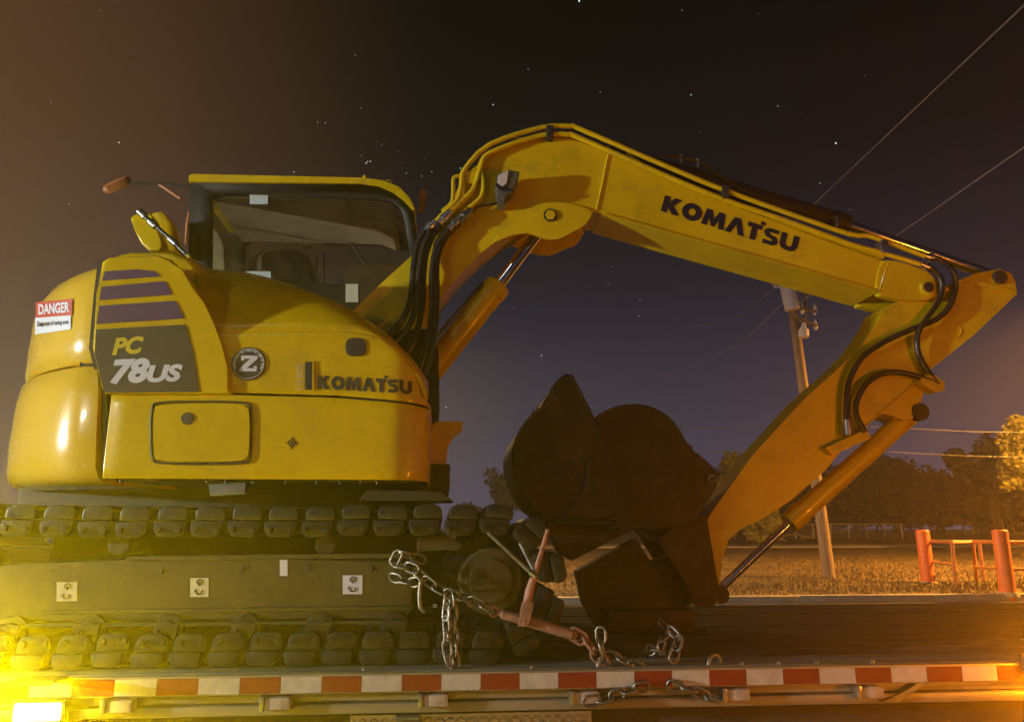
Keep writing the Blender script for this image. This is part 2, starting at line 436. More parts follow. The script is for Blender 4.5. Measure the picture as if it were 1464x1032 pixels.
kme = bpy.data.meshes.new('kerb_stone'); bm.to_mesh(kme); bm.free(); smooth(kme); kme.materials.append(M['kerb'])
for i in range(-14, 18):
    k = bpy.data.objects.new('kerb_stone', kme); COL.objects.link(k); k.parent = kerb
    k.location = (i*3.0, random.uniform(-.008, .008), random.uniform(-.006, .004))

# ================================================================== BACKGROUND THINGS
# utility pole with its transformer
pb = PG(1186, 826)
def Pd(px, py, y): return P(px, py, y)
ptop = P(1118, 330, pb.y-.4)
up_ = thing('utility_pole', pb, 'leaning weathered wooden utility pole carrying a pale transformer', 'utility pole')
bm = bmesh.new(); N = 9
bm_tube(bm, [pb+(ptop-pb)*(i/N)-Vector((0, 0, .25 if i == 0 else 0)) for i in range(N+1)], [.17-.006*i for i in range(N+1)], 14)
from_bm('shaft', bm, 'pole', up_, 60)
def on_pole(py):
    t = (826-py)/(826-330); return pb+(ptop-pb)*t
def rod_y(name, px, mt, r, dy, parent, n=10, sm=0):
    return tube(name, [P(x, y, on_pole(y).y+dy) for x, y in px], r, mt, parent, n, sm)
ty = on_pole(425).y-.30
a, b = P(1124, 405, ty), P(1133, 443, ty)
tr = tube('transformer', [a, a+(b-a)*.04, a+(b-a)*.06, b-(b-a)*.06, b-(b-a)*.03, b], [.22, .23, .205, .205, .215, .21], 'pink_white', up_, 20)
tube('bushing', [P(1106, 402, ty), P(1107, 410, ty), P(1118, 411, ty)], .035, 'porcelain', tr, 8)
tube('bracket', [P(1130, 425, ty+.05), on_pole(425)], .05, 'zinc', tr, 8)
tube('mast_arm', [on_pole(395)+Vector((.1, 0, 0)), P(1152, 425, pb.y-.3), P(1150, 470, pb.y-.3)], .035, 'pole', up_, 8)
tube('crossarm', [on_pole(448)-Vector((.1, .15, 0)), P(1168, 446, pb.y-.5)], .05, 'pole', up_, 6)
tube('crossarm', [on_pole(462)-Vector((.1, .15, 0)), P(1168, 466, pb.y-.5)], .05, 'pole', up_, 6)
for x, y in ((1147, 441), (1165, 442), (1166, 464)):
    tube('insulator', [P(x, y+8, pb.y-.45), P(x, y+4, pb.y-.45), P(x, y, pb.y-.45), P(x-1, y-7, pb.y-.45)], [.03, .07, .05, .02], 'porcelain', up_, 10)
a = P(1149, 462, pb.y-.55); b = P(1149, 483, pb.y-.55)
tube('lamp_head', [a, a+(b-a)*.35, a+(b-a)*.45, b-(b-a)*.1, b], [.05, .07, .14, .15, .10], 'porcelain', up_, 14)
tube('bracket', [P(1138, 482, pb.y-.2), P(1148, 464, pb.y-.5)], .03, 'zinc', up_, 8)
# lines
def wire(name, pts, r, label, sag=0., mt='wire'):
    p = [Vector(q) for q in pts]
    if len(p) == 2:
        p = [p[0].lerp(p[1], t/16)-Vector((0, 0, sag*4*(t/16)*(1-t/16))) for t in range(17)]
    o = tube(name, p, r, mt, None, 6); tag(o, label, 'wire', 'overhead lines'); return o
wa, wb = on_pole(335), P(1464, 8, 5.0)
wire('overhead_wire', [wa, wa+(wb-wa)*1.6], .012, 'thin overhead wire climbing steeply away above the boom lettering')
wa, wb = on_pole(446)-Vector((0, .3, 0)), P(1464, 211, 6.0)
wire('overhead_wire', [wa, wa+(wb-wa)*1.6], .012, 'thin overhead wire running up from behind the tip of the boom')
wire('overhead_wire', [P(850, 613, pb.y-.3), P(975, 614, pb.y-.25), on_pole(616)-Vector((0, .18, 0)), P(1385, 617, pb.y-.2), P(1700, 622, pb.y-.2)], .009, 'upper of two level cables strung on the leaning pole', mt='wire_dark')
wire('overhead_wire', [P(850, 647, pb.y-.3), P(975, 648, pb.y-.25), on_pole(650)-Vector((0, .2, 0)), P(1385, 652, pb.y-.2), P(1700, 657, pb.y-.2)], .008, 'lower of two level cables strung on the leaning pole', mt='wire_dark')
wire('overhead_wire', [on_pole(436)-Vector((.2, .2, 0)), P(1060, 492, pb.y+4), P(900, 560, pb.y+16), P(760, 640, pb.y+30)], .010, 'slack service line dropping from the transformer towards far trees')
wire('overhead_wire', [on_pole(408)-Vector((.2, .2, 0)), P(1060, 452, pb.y+3), P(880, 490, pb.y+12), P(560, 513, pb.y+22)], .009, 'faint thin line running level from the transformer past the boom cylinder')

# bollards and the rail between them
def bollard(px, pt, label):
    p = PG(*px); top = P(pt[0], pt[1], p.y)
    h = top.z-p.z; r = .16
    t = thing('bollard', p, label, 'bollard', 'orange bollards')
    bm = bmesh.new(); bm_tube(bm, [p-Vector((0, 0, .15)), p+Vector((0, 0, h-.04)), p+Vector((0, 0, h-.012)), p+Vector((0, 0, h))], [r, r, r-.012, r-.05], 20)
    from_bm('post', bm, 'orange', t, 50)
    bm = bmesh.new(); bm_tube(bm, [p-Vector((0, 0, .05)), p+Vector((0, 0, .035))], [r+.07, r+.05], 20); from_bm('footing', bm, 'kerb', t)
    return p, h
pA, hA = bollard((1327, 833), (1318, 757), 'orange bollard beside the leaning utility pole')
pB, hB = bollard((1441, 849), (1430, 757), 'orange bollard at the far end of the pipe rail from the utility pole')
def gp(px, py): return PG(px, py)
rl = thing('pipe_rail', PG(1366, 836), 'low faded orange pipe barrier running between two bollards', 'barrier')
posts = [(1332, 833), (1366, 837), (1397, 832), (1407, 831)]
tops = [(1326, 775), (1361, 776), (1391, 776), (1400, 777)]
for q, t in zip(posts, tops):
    g = PG(*q); tube('post', [g-Vector((0, 0, .1)), P(t[0], t[1], g.y)], .045, 'orange_rail', rl, 10)
g0, g1 = PG(1332, 833), PG(1441, 848)
tube('top_rail', [P(1326, 773, g0.y), P(1361, 774, PG(1366, 837).y), P(1391, 774, PG(1397, 832).y), P(1428, 775, g1.y+.2), P(1520, 776, g1.y+.2)], .045, 'orange_rail', rl, 10)
tube('mid_rail', [P(1329, 802, g0.y), P(1363, 807, PG(1366, 837).y)], .04, 'orange_rail', rl, 10)
tube('mid_rail', [P(1394, 811, PG(1397, 832).y), P(1432, 813, g1.y+.3), P(1520, 815, g1.y+.3)], .04, 'orange_rail', rl, 10)

# chain link fence beyond the path
fy = 57.0
fz = ter(fy)
fe = thing('chain_link_fence', (P(1200, 760, fy).x, fy, fz), 'low chain link fence with pale top rail before the dark wood', 'fence')
fx0, fx1 = P(1085, 750, fy).x, P(1288, 750, fy).x
ft = P(1200, 749, fy).z
nfp = 9
for i in range(nfp):
    x = fx0+(fx1-fx0)*i/(nfp-1); tube('post', [(x, fy, fz-.1), (x, fy, ft)], .07, 'fence', fe, 8)
tube('top_rail', [(fx0-.1, fy, ft), (fx1+.1, fy, ft)], .055, 'fence', fe, 8)
bm = bmesh.new()
step = .35; H = ft-fz
x = fx0
while x < fx1:
    bm_tube(bm, [(x, fy, fz), (min(x+H, fx1), fy, fz+min(H, fx1-x))], .012, 3, False)
    if x-H > fx0: bm_tube(bm, [(x, fy+.01, fz), (x-H, fy+.01, ft)], .012, 3, False)
    x += step
o = from_bm('wire_mesh', bm, 'fence', fe); o['kind'] = 'stuff'

# dry grass blades on the verge
bm = bmesh.new()
for i in range(26000):
    y = 13.3+abs(random.gauss(0, 1))*7
    x = random.uniform(-3, 2)+random.random()**.7*(y*1.05+4)
    if y > 42: continue
    z = ter(y)-.02; h = random.uniform(.03, .11); a = random.uniform(0, 6.28); w = random.uniform(.008, .02)+y*.0006
    dx, dy = math.cos(a)*w, math.sin(a)*w; lx, ly = random.uniform(-.04, .04), random.uniform(-.04, .04)
    bm.faces.new((bm.verts.new((x-dx, y-dy, z)), bm.verts.new((x+dx, y+dy, z)), bm.verts.new((x+lx, y+ly, z+h))))
me = bpy.data.meshes.new('grass'); bm.to_mesh(me); bm.free()
g = link_obj('grass', me, 'grass'); tag(g, 'short dry grass covering the verge beyond the kerb', 'grass', kind='stuff')

# trees
def crown_mesh(name, n, rad, leaf, seed, clumps=26, holes=.4, low=-.8):
    rnd = random.Random(seed)
    cs = []
    for i in range(clumps):
        while True:
            p = Vector((rnd.uniform(-1, 1), rnd.uniform(-1, 1), rnd.uniform(low, 1)))
            if p.length < 1: break
        p = p*(.45+.5*rnd.random())
        cs.append((p, rnd.uniform(.16, .36)))
    v, f = [], []
    for i in range(n):
        c, r = cs[rnd.randrange(clumps)]
        d = Vector((rnd.gauss(0, 1), rnd.gauss(0, 1), rnd.gauss(0, 1))).normalized()*r*(rnd.random()**.4)
        p = c+d
        p = Vector((p.x*rad[0], p.y*rad[1], p.z*rad[2]))
        s = leaf*rnd.uniform(.6, 1.4)
        u = Vector((rnd.gauss(0, 1), rnd.gauss(0, 1), rnd.gauss(0, .7))).normalized(); w = u.orthogonal().normalized()
        w = (Matrix.Rotation(rnd.uniform(0, 6.28), 3, u) @ w)*s*.42
        u = u*s
        k = len(v); v += [p-u, p+w, p+u, p-w]; f.append((k, k+1, k+2, k+3))
    me = bpy.data.meshes.new(name); me.from_pydata([tuple(x) for x in v], [], f)
    return me, cs
def tree(name, base, h, rad, mt, label, seed, n=3000, leaf=.25, group=None, trunk=.3, cat='tree', bare=.35):
    t = thing(name, base, label, cat, group)
    rnd = random.Random(seed+99)
    me, cs = crown_mesh('crown', n, rad, leaf, seed)
    o = link_obj('crown', me, mt, t)
    cz = base.z+h-rad[2]
    o.location = (base.x, base.y, cz)
    bm = bmesh.new()
    top = Vector((base.x+rnd.uniform(-.2, .2)*rad[0], base.y, cz+rad[2]*.2))
    p = [base-Vector((0, 0, .3))]+[base.lerp(top, i/5)+Vector((rnd.uniform(-.1, .1), rnd.uniform(-.1, .1), 0))*trunk*2 for i in range(1, 6)]
    bm_tube(bm, p, [trunk*(1.25-.18*i) for i in range(6)], 8)
    for c, r in rnd.sample(cs, 9):
        e = Vector((base.x+c.x*rad[0], base.y+c.y*rad[1], cz+c.z*rad[2])); s = base.lerp(top, rnd.uniform(.35, .95))
        if e.z > s.z-.2: bm_tube(bm, [s, s.lerp(e, .5)+Vector((0, 0, .1*rad[2])), e], [trunk*.4, trunk*.25, trunk*.08], 5)
    from_bm('trunk', bm, 'bark', t, 70)
    return t
def tree_px(name, x, ytop, wpx, y, hfrac, mt, label, seed, **k):
    b = P(x, 760, y); b = Vector((b.x, y, ter(y)))
    top = P(x, ytop, y); h = top.z-b.z
    sc = (CAM-b).length/F0
    rad = (wpx*sc/2, wpx*sc/2*.8, h*hfrac/2)
    return tree(name, b, h, rad, mt, label, seed, **k)
G = 'trees along the far side of the field'
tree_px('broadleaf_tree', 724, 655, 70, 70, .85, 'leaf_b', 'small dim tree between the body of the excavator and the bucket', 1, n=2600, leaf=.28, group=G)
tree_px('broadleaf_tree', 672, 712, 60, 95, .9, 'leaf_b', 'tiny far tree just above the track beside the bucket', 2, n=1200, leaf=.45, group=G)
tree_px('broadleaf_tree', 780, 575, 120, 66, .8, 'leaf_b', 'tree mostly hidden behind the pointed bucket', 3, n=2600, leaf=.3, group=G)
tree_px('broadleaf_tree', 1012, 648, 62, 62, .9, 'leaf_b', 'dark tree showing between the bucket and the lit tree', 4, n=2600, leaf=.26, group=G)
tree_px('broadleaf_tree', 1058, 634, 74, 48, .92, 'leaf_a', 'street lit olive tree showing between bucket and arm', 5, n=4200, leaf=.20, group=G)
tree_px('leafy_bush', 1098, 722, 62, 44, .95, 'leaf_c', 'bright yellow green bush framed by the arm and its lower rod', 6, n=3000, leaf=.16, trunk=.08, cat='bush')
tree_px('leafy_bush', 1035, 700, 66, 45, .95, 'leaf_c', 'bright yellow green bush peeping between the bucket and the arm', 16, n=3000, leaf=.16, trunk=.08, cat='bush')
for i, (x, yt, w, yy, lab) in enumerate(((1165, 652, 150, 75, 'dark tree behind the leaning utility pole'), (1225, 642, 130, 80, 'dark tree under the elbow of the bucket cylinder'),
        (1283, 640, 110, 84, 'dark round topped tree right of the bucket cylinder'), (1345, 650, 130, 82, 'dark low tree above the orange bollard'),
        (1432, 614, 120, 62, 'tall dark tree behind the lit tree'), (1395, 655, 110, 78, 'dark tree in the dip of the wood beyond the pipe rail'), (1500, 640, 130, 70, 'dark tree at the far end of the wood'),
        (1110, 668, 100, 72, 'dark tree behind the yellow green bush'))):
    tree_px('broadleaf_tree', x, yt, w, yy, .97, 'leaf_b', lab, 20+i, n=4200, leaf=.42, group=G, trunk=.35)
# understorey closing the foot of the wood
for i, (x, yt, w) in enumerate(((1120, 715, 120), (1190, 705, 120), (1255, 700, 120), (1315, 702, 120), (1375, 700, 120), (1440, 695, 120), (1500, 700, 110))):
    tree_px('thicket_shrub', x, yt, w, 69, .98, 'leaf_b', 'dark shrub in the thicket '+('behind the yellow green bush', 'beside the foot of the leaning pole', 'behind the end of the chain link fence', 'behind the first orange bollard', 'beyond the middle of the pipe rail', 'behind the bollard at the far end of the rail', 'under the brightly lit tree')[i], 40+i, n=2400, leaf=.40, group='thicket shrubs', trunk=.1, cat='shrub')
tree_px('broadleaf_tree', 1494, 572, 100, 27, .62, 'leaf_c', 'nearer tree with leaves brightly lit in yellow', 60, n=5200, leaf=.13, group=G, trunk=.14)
# brush pile near the fence
bp = PG(1085, 772)
bt = thing('brush_pile', bp, 'pale heap of cut brush on the verge by the fence', 'brush pile')
rnd = random.Random(5)
for i in range(46):
    a = bp+Vector((rnd.gauss(0, 1.3), rnd.gauss(0, .5), rnd.uniform(.0, .45)))
    d = Vector((rnd.gauss(0, 1), rnd.gauss(0, .5), rnd.gauss(0, .5))).normalized()*rnd.uniform(.5, 1.1)
    tube('stick', [a-d, a+Vector((0, 0, rnd.uniform(-.1, .2))), a+d], [.05, .045, .02], 'brush', bt, 5)

# stars
bm = bmesh.new(); rnd = random.Random(11)
sp = [(828, 2, 1.5), (705, 150, 1.3), (988, 136, 1.), (1195, 205, 1.4), (1112, 152, .8), (508, 80, .9), (516, 155, .6), (465, 176, .7), (454, 175, .7), (170, 204, 1.1), (755, 99, .7), (858, 132, .6),
      (1000, 190, .6), (913, 452, .9), (877, 490, .8), (774, 508, 1.3), (735, 440, .7), (638, 582, 1.3), (1172, 262, 1.), (1084, 20, .5), (975, 15, .5), (420, 246, 1.), (603, 252, .7), (1236, 108, .5), (1215, 300, .6), (915, 430, .7), (870, 405, .5), (1050, 395, .4)]
for i in range(13): sp.append((rnd.gauss(565, 34), rnd.gauss(226, 20), rnd.uniform(.3, .95)))
for i in range(40): sp.append((rnd.uniform(-300, 1800), rnd.uniform(-300, 500), rnd.uniform(.3, .6)))
for x, y, s in sp:
    d = ray(x, y).normalized()
    g = bmesh.ops.create_icosphere(bm, subdivisions=1, radius=.52*s, matrix=Matrix.Translation(CAM+d*900))
o = from_bm('stars', bm, 'star'); o['kind'] = 'stuff'; tag(o, 'scattered stars and a small cluster in the night sky', 'stars', kind='stuff')

# ================================================================== TRAILER
TX0, TX1 = -4.2, 6.4
trl = thing('flatbed_trailer', (1.1, 1.25, 0), 'long flatbed trailer with red and white striped side rail', 'trailer')
nb = 12; bw = 2.40/nb
for i in range(nb):
    y0 = .03+i*bw; dz = random.uniform(-.004, .003)
    box('deck_board', (TX0, y0+.004, DECK-.05), (TX1, y0+bw-.004, DECK+dz), 'deck_wood' if i else 'edge_alu', trl, .004)
box('frame', (TX0, .10, .62), (TX1, .2, DECK-.06), 'rail_dark', trl)
box('frame', (TX0, 2.3, .62), (TX1, 2.4, DECK-.06), 'rail_dark', trl)
box('far_rail', (TX0, 2.435, .86), (TX1, 2.46, DECK-.002), 'rail', trl)
for i in range(18):
    x = TX0+.3+i*.6; box('cross_member', (x, .2, .80), (x+.08, 2.3, DECK-.055), 'rail_dark', trl)
# outer rail: face with the tape, ledge and lower channel
box('rub_rail', (TX0, -.004, .922), (TX1, .028, DECK-.006), 'rail', trl, .004)
box('side_channel', (TX0, .034, .886), (TX1, .095, .919), 'rail', trl, .006)
box('lower_flange', (TX0, .012, .843), (TX1, .08, .882), 'rail', trl, .01)
x0 = P(460, 968, -.006).x; seg = .1525
k0 = int((TX0-x0)/seg/2)-1
i = k0*2
while x0+i*seg < 3.6:
    xa = x0+i*seg
    if xa > TX0:
        red = (i % 2 == 0)
        o = box('reflective_tape', (xa+.0006, -.0072, .9275), (xa+seg-.0006, -.0045, .9855), 'tape_red' if red else 'tape_white', trl)
    i += 1
# stake pockets: bright steel cheek and pale block
for px, py in ((170, 1010), (395, 1004), (620, 997), (835, 990), (1050, 985), (1240, 978)):
    c = P(px, py, .0)
    z = .894
    pk = box('stake_pocket', (c.x-.058, -.030, z-.026), (c.x-.040, .036, z+.026), 'zinc', trl, .004)
    box('block', (c.x-.040, -.024, z-.022), (c.x+.055, .03, z+.020), 'block', pk, .004)
# tread plate tool box below
tb = box('tool_box', (P(500, 1020, .05).x, .05, .30), (P(846, 1018, .05).x, .60, .838), 'rail_dark', trl, .01)
tp = box('tread_panel', (P(500, 1020, .05).x+.004, .036, .31), (P(846, 1018, .05).x-.004, .049, .834), 'tread', tb)
bm = bmesh.new()
xa, xb = P(500, 1020, .05).x+.02, P(846, 1018, .05).x-.02
r = 0; z = .74
while z < .832:
    x = xa
    c = 0
    while x < xb:
        s = 1 if (c+r) % 2 else -1
        bm_tube(bm, [(x-.011, .036, z-.009*s), (x, .0335, z), (x+.011, .036, z+.009*s)], [.001, .0035, .001], 4)
        x += .021; c += 1
    z += .019; r += 1
o = from_bm('tread_lozenges', bm, 'tread', tb); o['kind'] = 'stuff'
tube('latch', [P(566, 1026, .03), P(600, 1026, .03)], .012, 'zinc', tb, 8)
# landing gear / ribs under the bed right of the tool box
for px in (905, 960, 1055, 1110, 1172):
    c = P(px, 1020, .25); box('rib', (c.x-.02, .22, .35), (c.x+.02, .30, .80), 'rail_dark', trl)
tube('air_line', [P(950, 1010, .2), P(1000, 1030, .2), P(1060, 1018, .2), P(1110, 1035, .2)], .012, 'hose', trl, 6, 6)
# wheels under the bed at the right
for wx in (3.0, 4.2):
    bm = bmesh.new(); n = 32
    prof = [(.0, .08), (.20, .08), (.24, .03), (.30, .0), (.46, .0), (.50, .03), (.52, .10), (.52, .22), (.48, .27), (.30, .27), (.0, .27)]
    rings = [[bm.verts.new((wx+r*math.cos(2*math.pi*k/n), .06+y, .52+r*math.sin(2*math.pi*k/n))) for k in range(n)] for r, y in prof[1:-1]]
    for A, B in zip(rings, rings[1:]):
        for k in range(n): bm.faces.new((A[k], A[(k+1) % n], B[(k+1) % n], B[k]))
    bm.faces.new(rings[0]); bm.faces.new(rings[-1][::-1])
    w = from_bm('wheel', bm, 'rubber', trl)
    disc_y('rim', (wx, .52), .27, .07, .10, 'zinc', w)
    disc_y('hub', (wx, .52), .10, .03, .075, 'dark', w)
# mudguard bracket catching the light
prism('mudguard_bracket', [(1258, 1003), (1285, 1004), (1312, 985), (1330, 972), (1318, 972), (1290, 990)], .0, .03, 'zinc', trl, .003)
# D rings on the deck edge
def ring(name, c, R, r, mt, parent, tilt=0., yaw=0., half=False, n=18):
    pts = [Vector((R*math.cos(a), 0, R*math.sin(a))) for a in [2*math.pi*k/n for k in range(n+1)]]
    if half: pts = [Vector((R*math.cos(math.pi*k/n), 0, R*math.sin(math.pi*k/n))) for k in range(n+1)]
    rot = Matrix.Rotation(yaw, 3, 'Z') @ Matrix.Rotation(tilt, 3, 'X')
    return tube(name, [Vector(c)+rot @ p for p in pts], r, mt, parent, 8)
for px, py in ((865, 957), (1022, 956)):
    c = P(px, py, .06); ring('tie_ring', (c.x, .06, DECK-.004), .036, .008, 'galv', trl, yaw=.5, half=True)
for px in (645, 905, 1062, 1115, 1170, 1250, 760, 520):
    c = P(px, 955, .035); bm = bmesh.new(); bm_tube(bm, [(c.x, .045, DECK-.01), (c.x, .045, DECK+.004), (c.x, .045, DECK+.007)], [.009, .009, .005], 8); from_bm('bolt', bm, 'zinc', trl)
# amber side lamps that are lit
def side_lamp(c, w, h, zh, power, beam, aimx, col):
    """lit lamp below the rail, under a sheet metal hood with its lit front edge painted as glow"""
    hs = box('marker_lamp', (c.x-w/2-.012, -.030, c.z-h/2-.01), (c.x+w/2+.012, .0, c.z+h/2+.01), 'black', trl, .006)
    box('lens', (c.x-w/2, -.046, c.z-h/2), (c.x+w/2, -.0305, c.z+h/2), 'amber', hs, .007)
    box('lamp_hood', (c.x-w*.52, -.130, zh-.003), (c.x+w*.52, -.009, zh+.003), 'rail_dark', hs)
    box('hood_lit_edge', (c.x-w*.5, -.134, zh-.009), (c.x+w*.5, -.1305, zh+.007), 'amber2', hs)
    l = bpy.data.lights.new('marker_light', 'POINT'); l.energy = power; l.color = col; l.shadow_soft_size = .03
    lo = bpy.data.objects.new('marker_light', l); COL.objects.link(lo); lo.location = (c.x, -.085, c.z)
    l = bpy.data.lights.new('glare_beam', 'SPOT'); l.energy = beam; l.color = col; l.shadow_soft_size = .03; l.spot_size = R_(82); l.spot_blend = 1.  # extra spot, added to make the haze glow around the lamp
    lo = bpy.data.objects.new('glare_beam', l); COL.objects.link(lo); lo.location = (c.x, -.085, c.z); lo.rotation_euler = Vector((aimx, -1, -.10)).to_track_quat('-Z', 'Y').to_euler()
    return hs
c1 = P(52, 1018, -.045)
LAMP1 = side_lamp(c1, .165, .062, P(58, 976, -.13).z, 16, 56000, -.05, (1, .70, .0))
c2 = P(1500, 950, -.045)
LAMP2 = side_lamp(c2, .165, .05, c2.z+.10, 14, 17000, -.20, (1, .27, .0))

# made-up hazard lamp on a stand, added to throw orange on arm and body
hz_ = thing('orange_fill_lamp', (4.3, -2.7, 0), 'added amber lamp on a folding tripod stand, unseen beside the trailer', 'hazard lamp')
for k in range(3):
    a = 2*math.pi*k/3; tube('leg', [(4.3+.32*math.cos(a), -2.7+.32*math.sin(a), .01), (4.3, -2.7, .75)], .014, 'dark', hz_, 8)
tube('mast', [(4.3, -2.7, .70), (4.3, -2.7, 1.12)], .018, 'dark', hz_, 10)
tube('lamp_base', [(4.3, -2.7, 1.10), (4.3, -2.7, 1.16)], .07, 'black', hz_, 16)
tube('lens', [(4.3, -2.7, 1.16), (4.3, -2.7, 1.22), (4.3, -2.7, 1.27), (4.3, -2.7, 1.29)], [.062, .060, .045, .015], 'amber', hz_, 16)
l = bpy.data.lights.new('orange_fill_light', 'POINT'); l.energy = 170; l.color = (1, .25, .01); l.shadow_soft_size = .06
lo = bpy.data.objects.new('orange_fill_light', l); COL.objects.link(lo); lo.location = (4.3, -2.7, 1.38)

# street lamps added out of sight to light the place
def street_lamp(loc, h, aim, power, col, label, spot=None):
    t = thing('street_lamp', loc, label, 'street lamp', 'street lamps')
    L = Vector(loc); a = Vector((aim[0], aim[1], 0)).normalized()
    tube('post', [L, L+Vector((0, 0, h*.5)), L+Vector((0, 0, h-.3))], [.11, .09, .06], 'zinc', t, 12)
    e = L+Vector((0, 0, h))+a*1.4
    tube('arm', [L+Vector((0, 0, h-.4)), L+Vector((0, 0, h-.02))+a*.3, e], .04, 'zinc', t, 8, 6)
    bm = bmesh.new(); bm_tube(bm, [e-a*.3, e-a*.1, e+a*.25, e+a*.4], [.05, .13, .15, .05], 12); hd = from_bm('lamp_head', bm, 'lamp_body', t)
    bm = bmesh.new(); bm_tube(bm, [e-a*.05-Vector((0, 0, .13)), e-a*.05-Vector((0, 0, .16))], [.12, .08], 14); from_bm('lens', bm, 'street_led', hd)
    l = bpy.data.lights.new('street_light', 'SPOT'); l.energy = power; l.color = col; l.shadow_soft_size = .15; l.spot_size = R_(165); l.spot_blend = .5
    lo = bpy.data.objects.new('street_light', l); COL.objects.link(lo); lo.location = e-Vector((0, 0, .22))
    lo.rotation_euler = (Vector((a.x, a.y, 0 if h < 5 else -2.6))).to_track_quat('-Z', 'Y').to_euler()
    return t
street_lamp((-6.0, -5.6, 0), 3.3, (.8, 1), 130, (1, .98, .90), 'low fill lamp added on a post behind the photographer')
street_lamp((-11.4, -2.6, 0), 2.6, (1, .2), 4500, (1, .98, .90), 'low white street lamp off the tail of the excavator')
street_lamp((20.0, 13.5, 0.15), 8.0, (-.3, 1), 34000, (1, .43, .07), 'sodium street lamp beside the far kerb')
street_lamp((-4.3, 15.0, 0.2), 6.0, (1, .4), 9000, (1, .60, .26), 'warm street lamp added on the verge, hidden behind the excavator')

# ================================================================== EXCAVATOR
XC, YC = -.93, 1.30
ex = thing('excavator', (XC, YC, DECK), 'yellow compact tracked excavator chained down on the trailer deck', 'excavator')

# ---- tracks
SPX, IDX, TZ, PR = .208, -2.03, 1.32, .235            # sprocket and idler X, axle height, link pitch radius
def shoe_mesh():
    bm = bmesh.new()                                                  # rubber pad, rounded on its outer corners
    bm_prism(bm, [(-.058, .028), (-.061, .044), (-.058, .066), (-.048, .079), (-.034, .085), (.034, .085), (.048, .079), (.058, .066), (.061, .044), (.058, .028)], -.225, .225, .006)
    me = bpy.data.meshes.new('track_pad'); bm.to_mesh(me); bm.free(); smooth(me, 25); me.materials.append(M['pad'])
    bm = bmesh.new()
    bm_prism(bm, [(-.076, .024), (-.080, -.004), (-.072, -.028), (-.056, -.042), (.024, -.042), (.040, -.030), (.050, -.006), (.050, .024)], -.212, .212, .005)
    for x in (-.058, .026):                                           # pin ends
        bm_prism(bm, [(x+.014*math.cos(2*math.pi*k/8), -.012+.014*math.sin(2*math.pi*k/8)) for k in range(8)], -.222, -.211, .002)
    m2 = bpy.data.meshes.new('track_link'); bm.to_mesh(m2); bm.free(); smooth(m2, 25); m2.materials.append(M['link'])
    return me, m2
pad_me, lnk_me = shoe_mesh()
def track_pos(s):
    Lx = SPX-IDX; arc = math.pi*PR; tot = 2*Lx+2*arc; s %= tot
    if s < Lx: return Vector((IDX+s, 0, TZ+PR)), 0.
    s -= Lx
    if s < arc:
        a = s/PR; return Vector((SPX+PR*math.sin(a), 0, TZ+PR*math.cos(a))), a
    s -= arc
    if s < Lx: return Vector((SPX-s, 0, TZ-PR)), math.pi
    s -= Lx; a = s/PR
    return Vector((IDX-PR*math.sin(a), 0, TZ-PR*math.cos(a))), math.pi+a
tot = 2*(SPX-IDX)+2*math.pi*PR
NSH = 40
exi = WM(ex).inverted()
